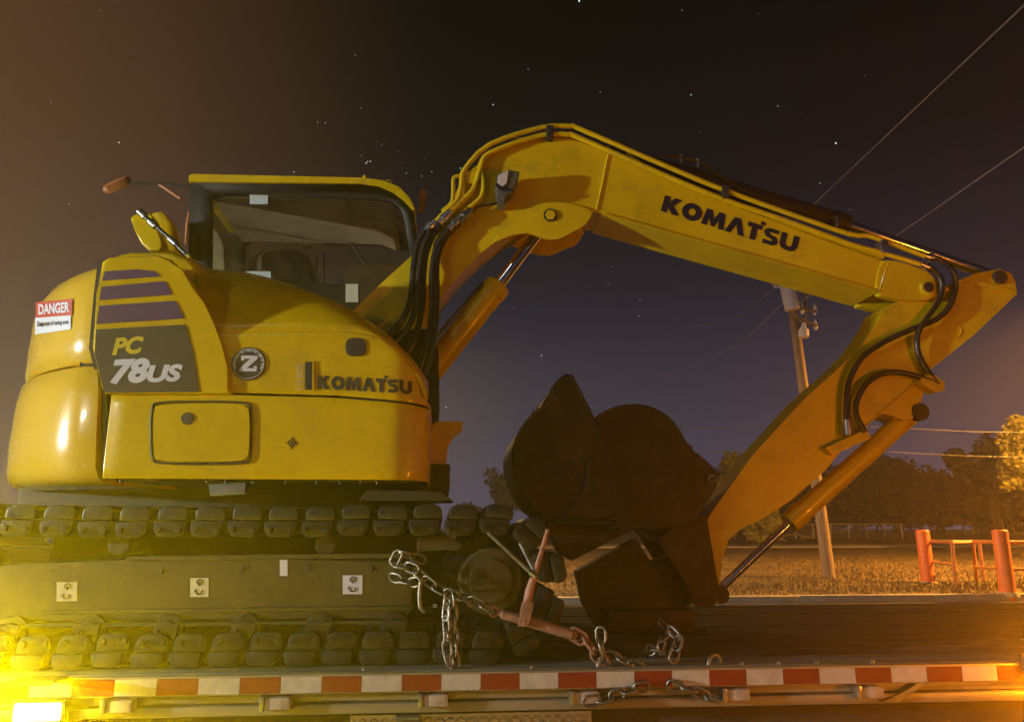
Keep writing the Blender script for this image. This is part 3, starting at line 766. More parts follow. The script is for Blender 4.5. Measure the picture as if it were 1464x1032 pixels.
for side, yc in (('n', .13+.225), ('f', 2.47-.225)):
    for i in range(NSH):
        p, a = track_pos(i*tot/NSH+.03)
        if a == 0.: p.z += .012*math.sin((p.x+1)*3.1)*0 - .010*math.sin(math.pi*(p.x-IDX)/(SPX-IDX))
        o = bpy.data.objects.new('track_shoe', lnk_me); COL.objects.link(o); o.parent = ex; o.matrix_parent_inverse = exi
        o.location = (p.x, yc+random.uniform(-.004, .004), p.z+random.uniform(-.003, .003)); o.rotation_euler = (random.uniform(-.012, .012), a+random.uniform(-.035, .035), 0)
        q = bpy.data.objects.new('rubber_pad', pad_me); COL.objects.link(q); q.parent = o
    ya, yb = (yc-.12, yc+.13)
    # frame
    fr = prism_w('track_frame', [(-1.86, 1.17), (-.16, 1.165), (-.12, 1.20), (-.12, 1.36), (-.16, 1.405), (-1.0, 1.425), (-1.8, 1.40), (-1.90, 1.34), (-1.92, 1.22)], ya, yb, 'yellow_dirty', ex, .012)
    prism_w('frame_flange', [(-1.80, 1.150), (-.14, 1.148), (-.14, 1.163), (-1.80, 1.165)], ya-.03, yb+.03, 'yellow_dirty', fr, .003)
    for k in range(6):
        x = -1.72+k*.305
        rr = disc_y('track_roller', (x, 1.135), .062, ya-.02, yb+.02, 'link', ex, 20)
        disc_y('roller_cap', (x, 1.135), .036, ya-.045, ya-.021, 'dark', rr, 16)
        prism_w('roller_bracket', [(x-.052, 1.163), (x+.052, 1.163), (x+.04, 1.10), (x+.028, 1.10), (x+.028, 1.145), (x-.028, 1.145), (x-.028, 1.10), (x-.04, 1.10)], ya-.065, ya-.05, 'link', rr, .003)
    for x in (-1.35, -.5):
        disc_y('carrier_roller', (x, 1.475), .045, ya, yb, 'link', ex, 16)
    # sprocket
    bm = bmesh.new(); nt = 21
    pts = []
    for k in range(nt*4):
        rr = .215 if k % 4 < 2 else .185
        a = 2*math.pi*k/(nt*4); pts.append((SPX+rr*math.cos(a), TZ+rr*math.sin(a)))
    bm_prism(bm, pts, yc-.035, yc+.03, .004); sp_ = from_bm('sprocket', bm, 'link', ex)
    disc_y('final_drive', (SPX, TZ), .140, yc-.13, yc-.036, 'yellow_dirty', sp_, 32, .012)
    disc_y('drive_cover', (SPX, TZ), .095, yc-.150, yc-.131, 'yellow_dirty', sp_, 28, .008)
    for k in range(9):
        a = 2*math.pi*k/9+.2
        disc_y('bolt', (SPX+.168*math.cos(a), TZ+.168*math.sin(a)), .014, yc-.055, yc-.036, 'link', sp_, 6, .002)
    disc_y('idler', (IDX, TZ), .19, yc-.06, yc+.06, 'link', ex, 32, .012)
# square decals on the near frame
yd = .355-.12
for x, y in ((442, 811), (530, 812), (345, 813), (230, 815)):
    c = P(x, y, yd); disc_y('frame_plug', (c.x, c.z), .013, yd-.006, yd+.002, 'dark', ex, 12, .002)
for px in ([(180, 795), (590, 790), (590, 797), (180, 802)], [(60, 872), (590, 866), (590, 872), (60, 878)]):
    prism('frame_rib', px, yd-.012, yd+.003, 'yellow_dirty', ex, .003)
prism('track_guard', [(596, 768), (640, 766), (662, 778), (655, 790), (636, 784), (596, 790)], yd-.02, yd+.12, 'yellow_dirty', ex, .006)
for (x0, y0, x1, y1) in ((490, 822, 518, 849), (272, 826, 298, 853), (81, 832, 110, 859)):
    d = decal('hook_decal', rect_px(x0, y0, x1, y1), yd-.001, 'white' if x0 > 400 else 'cream', ex)
    cx, cy = (x0+x1)/2, (y0+y1)/2
    Yq = yd-.0045
    v = P(cx, cy, Yq)
    bm = bmesh.new()
    for a, b, r in (((-.0, .024), (.0, .006), .0022), ((-.02, -.018), (-.012, -.006), .0022)): bm_tube(bm, [(v.x+a[0], Yq, v.z+a[1]), (v.x+b[0], Yq, v.z+b[1])], r, 5)
    bm_tube(bm, [(v.x+.012*math.cos(t), Yq, v.z-.016+.012*math.sin(t)) for t in [math.pi*(.9+1.25*k/10) for k in range(11)]], .0026, 5)
    bm_tube(bm, [(v.x+.012*math.cos(t), Yq, v.z+.022+.010*math.sin(t)) for t in [2*math.pi*k/12 for k in range(13)]], .0022, 5)
    from_bm('hook_print', bm, 'navy', d)
decal('label_plate', rect_px(400, 800, 411, 823), yd-.001, 'white', ex)
# undercarriage centre and swing ring
box('undercarriage', (-1.75, .50, 1.20), (.02, 2.10, 1.52), 'dark', ex, .03)
box('drive_motor', (-.02, .50, 1.22), (.30, .80, 1.42), 'dark', ex, .03)
box('drive_motor', (-.02, 1.80, 1.22), (.30, 2.10, 1.42), 'dark', ex, .03)
box('belly_pan', (-2.05, .75, 1.60), (-.06, 2.30, 1.75), 'dark', ex, .03)
bm = bmesh.new(); bm_tube(bm, [(XC, YC, 1.48), (XC, YC, 1.60), (XC, YC, 1.601), (XC, YC, 1.735)], [.50, .50, .46, .46], 40); from_bm('swing_ring', bm, 'dark', ex, 40)
prism('dozer_arm', [(60, 770), (130, 752), (255, 770), (240, 786), (130, 770), (80, 786)], .75, .85, 'yellow_dirty', ex, .01)

# ---- upper body: core, panels
box('swing_frame', (-1.62, .27, 1.735), (-.12, 2.33, 1.80), 'dark', ex, .01)
box('inner_body', (-1.58, .21, 1.79), (-.22, 1.06, 2.30), 'black', ex)
box('engine_core', (-1.78, .42, 1.79), (-1.15, 2.2, 2.60), 'black', ex, .02)

def zpx(px, py): return P(px, py, YS).z
def xpx(px, py=600): return P(px, py, YS).x
def interp(tab, x):
    if x <= tab[0][0]: return tab[0][1]
    for (a, za), (b, zb) in zip(tab, tab[1:]):
        if x <= b: return za+(zb-za)*(x-a)/(b-a)
    return tab[-1][1]
def tab(px): 
    t = [(P(x, y, YS).x, P(x, y, YS).z) for x, y in px]; t.sort(); return t
FX = xpx(613, 640)                       # front of the side panels
def side_path(x0, yoff=0.):
    pts = []
    rc = .17
    n = 16
    for i in range(n+1): pts.append((x0+(FX-rc-x0)*i/n, YS+yoff))
    for k in range(1, 11):
        a = math.pi/2*k/10; pts.append((FX-rc+(rc-yoff)*math.sin(a), YS+rc-(rc-yoff)*math.cos(a)))
    for k in range(1, 5): pts.append((FX-yoff, YS+rc+k*.12))
    return pts
def side_panel(name, x0, top, bot, mt, yoff=0., rows=6, lean=0., under=.0):
    path = side_path(x0, yoff); v = []; f = []
    for (x, y) in path:
        zt, zb = interp(top, x), interp(bot, x)
        for r in range(rows+1):
            t = r/rows; e = 0
            if under and r == 0: e = under
            v.append((x, y+e, zb+(zt-zb)*t))
    n = rows+1
    for i in range(len(path)-1):
        for r in range(rows): f.append((i*n+r, (i+1)*n+r, (i+1)*n+r+1, i*n+r+1))
    o = mesh_obj(name, v, f, mt, ex, 40)
    if o.data.polygons[0].normal.y > 0: o.data.flip_normals()
    s = o.modifiers.new('thick', 'SOLIDIFY'); s.thickness = .018; s.offset = -1
    b = o.modifiers.new('edge', 'BEVEL'); b.width = .005; b.segments = 2; b.limit_method = 'ANGLE'; b.angle_limit = R_(50)
    return o
seam = [(130, 564), (330, 564), (480, 568), (613, 579)]
seam_up = [(x, y-3) for x, y in seam]
bot_z = 1.742
XS = xpx(151, 620)
low = side_panel('lower_side_panel', XS+.004, tab(seam), [(-3, bot_z), (3, bot_z)], 'yellow', rows=8)
mid_top = [(255, 470), (330, 478), (400, 475), (480, 474), (520, 477), (545, 484), (575, 506), (600, 541), (612, 571)]
mid = side_panel('middle_side_panel', xpx(300, 520), tab(mid_top), tab(seam_up), 'yellow', rows=6)
# service door with rounded frame groove and lock
door = prism('service_door', [(226, 577), (350, 577), (357, 584), (356, 653), (349, 660), (226, 660), (219, 653), (219, 584)], YS-.012, YS+.004, 'yellow', low, .006, rnd=2)
lk = P(268, 598, YS-.014); disc_y('door_lock', (lk.x, lk.z), .026, YS-.017, YS-.011, 'dark', door, 18, .002)
c = chaikin([tuple(P(x, y, YS-.004)) for x, y in ((224, 574), (352, 574), (360, 582), (359, 655), (351, 663), (224, 663), (216, 655), (216, 582))], 2)
c = [Vector(q) for q in c+c[:1]]
tube('door_seal', c, .0055, 'dark', low, 6)

for i in range(15):                      # clips and bolts along the lower edge
    x = xpx(175+i*30+random.uniform(-11, 11), 684)
    if x < FX-.18 and random.random() < .7:
        bm = bmesh.new(); bm_tube(bm, [(x, YS+.03, bot_z-.004), (x, YS+.03, bot_z-.016)], [.007, .005], 6); from_bm('panel_bolt', bm, 'link', low)
prism('tie_bracket', [(298, 692), (352, 688), (350, 706), (300, 709)], YS+.06, YS+.10, 'zinc', ex, .004)
prism('step_plate', [(512, 716), (524, 700), (630, 702), (648, 716)], .30, .62, 'yellow_dirty', ex, .006)
# arched rear service panel (stands proud)
ar = [(149, 563), (145, 552), (131, 497), (138, 420), (145, 374), (155, 367), (225, 364), (245, 371), (260, 386), (278, 408), (292, 434), (306, 464), (317, 495), (325, 525), (330, 563)]
arch = prism('rear_service_panel', ar, YS-.022, .55, 'yellow', ex, .014, seg=4)
YA = YS-.0235
# counterweight: swept around the tail
TH0 = math.atan2(YS-YC, xpx(141, 520)-XC)
def tail_pt(th, r): return Vector((XC+r*math.cos(th), YC+r*math.sin(th), 0))
def tail_block(name, prof, mt, th0, th1, seam_dx=None, n=40):
    v, f = [], []
    m_ = len(prof)
    for i in range(n+1):
        t = i/n; 
        for (z, inset) in prof:
            dx = seam_dx(z) if seam_dx else 0.
            a0 = th0-dx
            th = a0+(th1-a0)*t
            r = 1.300-inset
            p = tail_pt(th, r)
            # the sides flatten to the body's width
            if p.y < YS+.004+inset: p.y = YS+.004+inset
            if p.y > 2*YC-YS-.004-inset: p.y = 2*YC-YS-.004-inset
            v.append((p.x, p.y, z))
    for i in range(n):
        for k in range(m_-1): f.append((i*m_+k, (i+1)*m_+k, (i+1)*m_+k+1, i*m_+k+1))
    f.append(tuple(range(m_))); f.append(tuple(n*m_+k for k in range(m_-1, -1, -1)))
    return mesh_obj(name, v, f, mt, ex, 45)
zs = zpx(60, 517)
z_top = P(110, 371, .35).z
def dxs(z):                       # the seam leans with the panel edge
    px = interp([(zpx(155, 684), 158), (zpx(150, 600), 154), (zpx(148, 560), 150), (zpx(133, 497), 131), (zpx(140, 420), 138), (zpx(146, 370), 147)], z)
    return (xpx(141, 520)-xpx(px, 520))/1.15
b0 = zpx(40, 692)
th1 = -math.pi+ (-TH0-math.pi)*-1 if False else -2*math.pi-TH0+0.0
lowcw = [(b0, .45), (b0, .10), (b0+.008, .05), (b0+.03, .018), (b0+.07, .0), (b0+.22, -.006), (zs-.12, .0), (zs-.03, .012), (zs-.010, .03), (zs-.004, .07), (zs-.004, .45)]
upcw = [(zs+.004, .45), (zs+.004, .040), (zs+.02, .024), (zs+.12, .022), (z_top-.22, .026), (z_top-.14, .042), (z_top-.08, .075), (z_top-.04, .12), (z_top-.015, .18), (z_top-.003, .26), (z_top, .36), (z_top, .6)]
TH1 = -2*math.pi-TH0
cw = tail_block('counterweight', lowcw, 'yellow_cw', TH0, TH1, dxs)
cwu = tail_block('upper_counterweight', upcw, 'yellow_cw', TH0, TH1, dxs)
# dark gasket between counterweight and body
gx = P(141, 520, YS).x
prism('seam_gasket', [(157, 684), (152, 562), (139, 497), (146, 420), (152, 374), (140, 372), (134, 420), (127, 497), (143, 562), (147, 684)], YS+.02, .5, 'dark', ex)
# engine hood top between the tail and the cab
def hood_top():
    zt = P(220, 361, .35).z
    return prism('engine_hood', [(150, 372), (168, 363), (185, 359), (240, 358), (268, 366), (282, 378), (300, 440), (150, 440)], .34, 2.2, 'yellow', ex, .03, seg=3)
hood_top()
# sloping hood over the tank, forward of the arch
crease = [(300, 470), (330, 477), (400, 474), (480, 473), (520, 476), (545, 483), (575, 505), (600, 540), (612, 570)]
ridge = [(268, 362), (298, 383), (350, 389), (400, 402), (450, 424), (500, 452), (545, 480), (585, 512), (612, 545)]
v, f = [], []
K = 9
A_ = crom([P(x, y, YS+.004 if x < 560 else YS+.004+(x-560)*.0008) for x, y in crease], 5)
Rg = crom([P(x, y, .52-.0 if x < 560 else .5) for x, y in ridge], 5)
for a, b in zip(A_, Rg):
    for k in range(K+1):
        t = k/K
        p = a.lerp(b, t)
        bul = math.sin(math.pi*t)
        p.z += .045*bul*min(1, max(0, (b.z-a.z)/.25)); p.y -= .02*bul
        v.append(p)
    q = b.copy(); q.y = 1.04; v.append(q)
n = K+2
for i in range(len(A_)-1):
    for k in range(K+1): f.append((i*n+k, (i+1)*n+k, (i+1)*n+k+1, i*n+k+1))
hood = mesh_obj('tank_hood', v, f, 'yellow', ex, 60)
if sum(p.normal.z for p in hood.data.polygons) < 0: hood.data.flip_normals()
s = hood.modifiers.new('thick', 'SOLIDIFY'); s.thickness = .012; s.offset = -1
# handle recess, vent slot, decals on the side
ym = YS-.0015
hr = prism('handle_recess', [(494, 488), (500, 483), (517, 483), (523, 489), (523, 504), (517, 509), (500, 509), (494, 504)], ym-.004, ym, 'dark', mid, .002, rnd=1)
prism('vent_slot', rect_px(436, 517, 446, 557), ym-.003, ym, 'dark', mid, .001)
prism('vent_trim', rect_px(446.5, 516, 449, 558), ym-.006, ym, 'yellow', mid, .001)
flat('size_print', text_mesh('1.75 BT25', .0), P(433, 556, ym-.002), P(433, 521, ym-.002), P(424, 556, ym-.002), 'cream', mid)
WORD = wordmark('KOMATSU')
flat('wordmark', WORD, P(454, 556, ym-.001), P(589, 562.5, ym-.001), P(454, 536.5, ym-.001), 'charcoal', mid)
for vtx in [v_ for o_ in mid.children if o_.name.startswith('wordmark') for v_ in o_.data.vertices]:
    dxx = vtx.co.x-(FX-.17)
    if dxx > 0: vtx.co.y = YS+.17-math.sqrt(max(.17**2-min(dxx, .169)**2, 0))-.003      # follow the rounded front corner
# round sticker
sc_ = P(355.5, 520, ym-.001)
rs = .0735
stk = disc_y('round_sticker', (sc_.x, sc_.z), rs, ym-.003, ym-.0005, 'charcoal', mid, 40, 0)
def zlet():
    return fill_mesh([[(0, 0), (1, 0), (1, .34), (.82, .34), (.82, .20), (.42, .20), (1, .80), (1, 1), (.04, 1), (.04, .68), (.22, .68), (.22, .80), (.58, .80), (0, .20)]])
yq = ym-.0042
flat('letter', zlet(), Vector((sc_.x-.036, yq, sc_.z-.034)), Vector((sc_.x+.036, yq, sc_.z-.034)), Vector((sc_.x-.036, yq, sc_.z+.036)), 'white', stk)
for ch, a in zip('REPRESENTING THE WORLD FOR OVER 40 YEARS', [200-220*k/39 for k in range(40)]):
    if ch == ' ': continue
    t = R_(a); c = Vector((sc_.x+.054*math.cos(t), yq, sc_.z+.054*math.sin(t))); u = Vector((math.sin(t), 0, -math.cos(t))); w = Vector((math.cos(t), 0, math.sin(t)))
    flat('ring_letter', text_mesh(ch, .02), c-u*.0032, c+u*.0032, c-u*.0032+w*.010, 'white', stk)
bm = bmesh.new(); bm_tube(bm, [(sc_.x+.066*math.cos(t), yq, sc_.z+.066*math.sin(t)) for t in [2*math.pi*k/48 for k in range(49)]], .0012, 4); from_bm('sticker_rim', bm, 'white', stk)
# lift mark
lm = P(417, 633, YS-.001); bm = bmesh.new()
bm_tube(bm, [(lm.x-.026, YS-.002, lm.z), (lm.x+.026, YS-.002, lm.z)], .0018, 4); bm_tube(bm, [(lm.x, YS-.002, lm.z-.026), (lm.x, YS-.002, lm.z+.026)], .0018, 4)
bm_tube(bm, [(lm.x+.014*math.cos(t), YS-.002, lm.z+.014*math.sin(t)) for t in [2*math.pi*k/16 for k in range(17)]], .0018, 4)
from_bm('centre_mark', bm, 'dark', low)
# stripes and model plate on the arch
for px in ([(150, 388), (196, 385), (222, 388), (229, 395), (146, 401)], [(145, 410), (236, 402), (246, 421), (142, 429)], [(142, 437), (251, 430), (263, 455), (138, 463)]):
    decal('stripe_decal', px, YA, 'plum', arch)
mp_ = decal('model_plate', [(137, 471), (265, 464), (277, 510), (284, 560), (149, 561), (135, 505)], YA, 'charcoal', arch)
yq = YA-.0035
flat('plate_text', text_mesh('PC', .045, .22), P(160, 508, yq), P(205, 505, yq), P(161, 483, yq), 'yellow_txt', mp_)
flat('plate_text', text_mesh('78', .05, .22), P(157, 550, yq), P(214, 547, yq), P(157.5, 514, yq), 'white', mp_)
flat('plate_text', text_mesh('US', .05, .22), P(210, 547, yq), P(261, 545, yq), P(210.5, 522, yq), 'white', mp_)
# danger sticker wraps on the tail
def tail_y(px, py, inset):
    d = ray(px, py); t0 = 0
    lo, hi = 3.0, 6.0
    # nearest hit with the tail circle
    r = 1.300-inset
    ox, oy = CAM.x-XC, CAM.y-YC
    a = d.x**2+d.y**2; b = 2*(ox*d.x+oy*d.y); c = ox*ox+oy*oy-r*r
    disc = b*b-4*a*c
    disc = max(disc, 0.)
    return CAM+d*((-b-math.sqrt(disc))/(2*a))
def tail_decal(name, px0, px1, pyf0, pyf1, mt, parent, inset):
    v, f = [], []
    n = 10
    for i in range(n+1):
        x = px0+(px1-px0)*i/n
        for yf in (pyf1, pyf0):
            p = tail_y(x, yf(x), inset)
            v.append(p)
    for i in range(n): f.append((2*i, 2*i+2, 2*i+3, 2*i+1))
    return mesh_obj(name, v, f, mt, parent)
def tail_text(name, s, px0, px1, yb, yt, mt, parent, inset):
    v, f = text_mesh(s, .03)
    vv = [tail_y(px0+(px1-px0)*a[0], yb(px0+(px1-px0)*a[0])+(yt(px0+(px1-px0)*a[0])-yb(px0+(px1-px0)*a[0]))*a[1], inset) for a in v]
    me = bpy.data.meshes.new(name); me.from_pydata([tuple(x) for x in vv], [], f); return link_obj(name, me, mt, parent)
lin = lambda a, b, x0=45, x1=104: (lambda x: a+(b-a)*(x-x0)/(x1-x0))
dg = tail_decal('danger_sticker', 51, 103, lin(433, 427), lin(455, 450), 'red_decal', cwu, .019)
tail_decal('sticker_panel', 50, 101, lin(455, 450.5), lin(479, 470), 'white', dg, .0185)
tail_text('sticker_text', 'DANGER', 55, 99, lin(451, 446), lin(436, 431), 'white', dg, .0165)
tail_text('sticker_text', 'Keep out of swing area', 53, 98, lin(470, 464), lin(460, 456), 'navy', dg, .0165)

# ---- upright cowl, grab rail and mirror at the back of the cab
cowl = prism('exhaust_cowl', [(206, 358), (186, 316), (187, 308), (200, 305), (214, 303), (218, 312), (228, 340), (234, 358)], 1.10, 1.24, 'yellow', ex, .012, rnd=1)
prism('cowl_back', [(216, 358), (205, 312), (218, 302), (232, 300), (246, 318), (252, 358)], 1.30, 1.48, 'yellow', ex, .03)
gr_ = ptube('grab_rail', [(199, 301), (206, 309), (240, 338), (278, 376)], 1.0, .012, 'chrome', ex, 10)
for x, y in ((199, 302), (214, 316), (243, 341)):
    a = P(x, y, 1.0); b = P(x+9, y+8, 1.0); tube('rail_clamp', [a, b], .020, 'zinc', gr_, 10)
mirror_y = 2.3
ma = ptube('mirror_arm', [(276, 268), (240, 264), (192, 262), (176, 262)], mirror_y, .009, 'black', ex, 6)
ptube('mirror_stay', [(228, 264), (258, 284)], mirror_y, .012, 'orange_rail', ma, 6)
ptube('handrail', [(271, 303), (268, 320), (266, 350)], 1.9, .012, 'orange_rail', ex, 8)
a, b = P(148, 273, mirror_y), P(187, 256, mirror_y)
d = (b-a)
bm = bmesh.new(); bm_tube(bm, [a+d*t for t in (0, .06, .2, .5, .8, .95, 1)], [.012, .034, .040, .042, .040, .034, .012], 4); from_bm('mirror_head', bm, 'orange_rail', ma, 60)

# ---- cab (far side of the boom)
CY0, CY1 = 1.52, 2.42
cab_px = [(272, 255), (300, 253), (520, 258), (545, 261), (565, 270), (582, 286), (591, 305), (598, 345), (606, 420), (612, 520), (612, 690), (268, 690), (268, 420)]
win_px = [(302, 280), (318, 276), (540, 283), (560, 287), (572, 296), (578, 312), (583, 345), (588, 400), (590, 470), (440, 470), (300, 470)]
def frame_with_hole(name, outer, inner, y0, y1, mt, parent):
    o3 = [P(x, y, CY0) for x, y in outer]; i3 = [P(x, y, CY0) for x, y in inner]
    v, f = fill_mesh([[(p.x, p.z) for p in o3], [(p.x, p.z) for p in i3]])
    vv = [(a[0], y0, a[1]) for a in v]
    o = mesh_obj(name, vv, f, mt, parent)
    s = o.modifiers.new('thick', 'SOLIDIFY'); s.thickness = y1-y0; s.offset = -1 if o.data.polygons[0].normal.y < 0 else 1
    return o
cab = frame_with_hole('cab', cab_px, win_px, CY0, CY0+.05, 'black', ex)
frame_with_hole('far_side_frame', cab_px, win_px, CY1-.05, CY1, 'black', cab)
prism('side_window', [(300, 278), (542, 281), (564, 287), (574, 297), (580, 312), (586, 345), (590, 400), (592, 472), (298, 472)], CY0+.018, CY0+.024, 'glass', cab, yt=CY0)
prism('far_window', [(300, 278), (542, 281), (564, 287), (574, 297), (580, 312), (586, 345), (590, 400), (592, 472), (298, 472)], CY1-.03, CY1-.024, 'glass', cab, yt=CY0)
roof_px = [(271, 262), (271, 253), (276, 250), (520, 256), (548, 259), (570, 268), (586, 284), (594, 300), (590, 301), (578, 288), (562, 276), (542, 267), (515, 264)]
prism('roof', roof_px, CY0-.02, CY1+.02, 'yellow', cab, .006, yt=CY0)
prism('roof_liner', [(300, 268), (515, 271), (545, 276), (562, 290), (555, 293), (530, 283), (300, 278)], CY0+.06, CY1-.06, 'liner', cab, .0, yt=CY0)
prism('rear_wall', [(270, 398), (298, 398), (298, 470), (270, 470)], CY0+.051, CY1-.051, 'black', cab, yt=CY0)
prism('rear_window', [(278, 268), (281, 268), (281, 399), (278, 399)], CY0+.051, CY1-.051, 'glass', cab, yt=CY0)
for p in ((522, 256),): 
    q = P(p[0], p[1], CY0+.1); tube('roof_knob', [q-Vector((0, 0, .02)), q+Vector((0, 0, .02))], .016, 'yellow', cab, 8)
q = P(555, 262, CY0+.1); ring('lifting_eye', (q.x, q.y, q.z), .02, .006, 'yellow', cab, half=True)
# interior: seat, far quarter panel, console, wiper, roof hatch
se = thing('seat_dummy', (0, 0, 0), 'x', 'x') if False else None
seat = prism('seat', [(350, 470), (352, 385), (360, 366), (378, 356), (420, 354), (440, 364), (448, 385), (450, 440), (520, 446), (524, 470)], 1.75, 2.15, 'seat', cab, .04, yt=1.75, seg=3)
ptube('seat_piping', [(351, 400), (353, 382), (361, 367), (378, 357), (400, 355)], 1.748, .007, 'cream', seat, 6, 5)
prism('quarter_panel', [(300, 388), (299, 322), (312, 332), (320, 350), (322, 390)], 1.66, 1.69, 'cream', cab, .01, yt=1.66)
prism('console', [(420, 470), (421, 405), (512, 406), (515, 470)], 1.60, 1.70, 'grey_panel', cab, .01, yt=1.60)
prism('control_stand', [(492, 470), (490, 388), (500, 377), (560, 374), (585, 380), (590, 470)], 1.85, 2.2, 'liner', cab, .03, yt=1.85)
ptube('lever', [(452, 410), (453, 362)], 1.72, .007, 'zinc', cab, 6)
ptube('lever', [(463, 410), (464, 380), (463, 362)], 1.72, .006, 'zinc', cab, 6)
ptube('lever_grip', [(430, 351), (446, 355)], 1.72, .010, 'cream', cab, 8)
ptube('wiper_arm', [(463, 284), (480, 312), (510, 360), (540, 400)], CY1-.08, .014, 'black', cab, 6)
prism('roof_hatch', [(478, 286), (566, 292), (572, 318), (496, 318)], 2.0, 2.04, 'grey_panel', cab, .01, yt=2.0)
ptube('hatch_rim', [(478, 286), (492, 318), (574, 324)], 1.99, .010, 'black', cab, 6)
prism('radio', rect_px(516, 292, 528, 310), 1.94, 1.99, 'black', cab, .005)
ptube('cab_tie_bar', [(300, 318), (380, 322), (480, 334), (590, 338)], CY1-.1, .02, 'liner', cab, 8)
for r_, mt in (((357, 278, 383, 292), 'pale_blue'), ((352, 388, 387, 398), 'pale_blue'), ((494, 406, 512, 432), 'cream')):
    decal('window_label', rect_px(*r_), CY0+.016, mt, cab)
# front guard posts and lamps by the windscreen
for pts in ([(600, 305), (603, 296), (607, 276)], [(601, 285), (606, 272)]):
    ptube('cab_lamp', pts, 1.7, [.02]*3 if len(pts) == 3 else .018, 'orange_rail', cab, 8)

# ---- boom
BY0, BY1 = 1.14, 1.43
boom_px = [(498, 450), (545, 405), (590, 364), (622, 325), (642, 296), (658, 262), (676, 240), (700, 222), (740, 203), (785, 196), (815, 198), (845, 208), (880, 224), (1010, 279), (1150, 333), (1262, 372),
           (1252, 416), (1100, 372), (960, 333), (900, 316), (860, 305), (830, 301), (800, 303), (765, 311), (727, 330), (690, 360), (655, 395), (630, 425), (622, 470), (620, 545), (560, 560), (520, 520)]
boom = prism('boom', boom_px, BY0, BY1, 'yellow_boom', ex, .006)
# welds, reinforcement, pin plate
prism('pin_plate', [(700, 350), (727, 318), (745, 302), (764, 293), (785, 288), (805, 289), (850, 299), (842, 316), (832, 326), (819, 331), (808, 338), (797, 342), (787, 343), (779, 340), (760, 334), (742, 332), (722, 340)], BY0-.018, BY0+.004, 'yellow_boom', boom, .005, rnd=1)
prism('pin_plate', [(727, 318), (764, 296), (801, 291), (850, 300), (838, 325), (819, 331), (797, 342), (779, 340), (753, 335)], BY1-.004, BY1+.018, 'yellow_boom', boom, .005, yt=BY0, rnd=1)
c = P(787, 308, BY0-.02); disc_y('pin_head', (c.x, c.z), .034, BY0-.034, BY0-.019, 'yellow_boom', boom, 6, .004); disc_y('pin_washer', (c.x, c.z), .042, BY0-.0245, BY0-.0185, 'dark', boom, 24, .001)
ptube('weld_seam', [(869, 222), (862, 258), (853, 300)], BY0-.002, .008, 'yellow_boom', boom, 6)
ptube('weld_seam', [(1270, 374), (1262, 396), (1256, 417)], BY0-.002, .010, 'yellow_boom', boom, 6)
# cover plate of the top and the bottom flange edges
for nm, px in (('top_flange', [(690, 228), (740, 201), (785, 194), (815, 196), (845, 206), (880, 222), (1010, 277), (1150, 331), (1262, 370)]), ('bottom_flange', [(1254, 416), (1100, 372), (960, 333), (900, 316), (860, 305)])):
    pp = [P(x, y, BY0) for x, y in px]
    bm = bmesh.new()
    for a, b in zip(pp, pp[1:]):
        pass
    v, f = [], []
    for p in pp:
        s = .010 if nm == 'top_flange' else -.010
        v += [(p.x, BY0-.016, p.z-.002), (p.x, BY1+.016, p.z-.002), (p.x, BY1+.016, p.z+s), (p.x, BY0-.016, p.z+s)]
    for i in range(len(pp)-1):
        for k in range(4): f.append((i*4+k, i*4+(k+1) % 4, i*4+4+(k+1) % 4, i*4+4+k))
    f += [(0, 1, 2, 3), tuple(len(v)-4+k for k in (3, 2, 1, 0))]
    mesh_obj(nm, v, f, 'yellow_boom', boom); bm.free()
flat('wordmark', WORD, P(944.5, 301.5, BY0-.003), P(1138, 362, BY0-.003), P(951, 279, BY0-.003), 'navy', boom)
# tip casting
tip_px = [(1258, 372), (1275, 372), (1300, 378), (1325, 388), (1342, 400), (1346, 412), (1338, 426), (1320, 430), (1285, 428), (1250, 420)]
tipc = prism('boom_tip', tip_px, BY0-.01, BY0+.05, 'yellow_boom', boom, .012, rnd=1)
prism('boom_tip', tip_px, BY1-.05, BY1+.01, 'yellow_boom', boom, .012, yt=BY0-.01, rnd=1)
c = P(1325, 412, BY0-.012); disc_y('tip_pin', (c.x, c.z), .050, BY0-.03, BY0-.008, 'yellow_boom', tipc, 20, .006); disc_y('pin_end', (c.x, c.z), .034, BY0-.036, BY0-.029, 'dark', tipc, 16, .003)
tube('arm_pin', [(c.x, BY0-.01, c.z), (c.x, BY1+.02, c.z)], .034, 'dark', boom, 12)
# pipes along the boom
PY = BY0-.035
pr = .0165
ptube('oil_pipe', [(622, 318), (640, 300), (655, 284), (660, 262), (664, 243), (700, 207), (772, 183), (815, 181), (835, 187), (1010, 262), (1130, 306), (1215, 335), (1240, 337), (1270, 347), (1322, 366)], PY, pr, 'yellow', boom, 8, 3)
ptube('oil_pipe', [(640, 306), (662, 286), (678, 268), (688, 238), (700, 219), (772, 194), (812, 193), (832, 199), (1005, 274), (1130, 318), (1215, 349), (1255, 360), (1316, 378)], PY+.005, pr, 'yellow', boom, 8, 3)
ptube('oil_pipe', [(655, 312), (672, 297), (689, 280), (691, 258), (686, 240), (690, 228)], PY+.01, pr, 'yellow', boom, 8, 3)
ptube('oil_pipe', [(632, 302), (646, 289), (648, 270), (649, 254), (661, 251)], PY, .012, 'yellow', boom, 8, 3)
prism('pipe_bracket', [(665, 246), (684, 240), (690, 252), (684, 262), (668, 262)], PY, BY0+.02, 'yellow', boom, .004)
for x, y in ((784, 188), (1035, 274), (1262, 352)):
    a = P(x, y-9, PY-.02); b = P(x, y+9, PY-.02)
    ck = box('pipe_clamp', (a.x-.012, PY-.024, b.z), (a.x+.03, BY0+.02, a.z), 'zinc' if x > 1200 else 'dark', boom, .003)
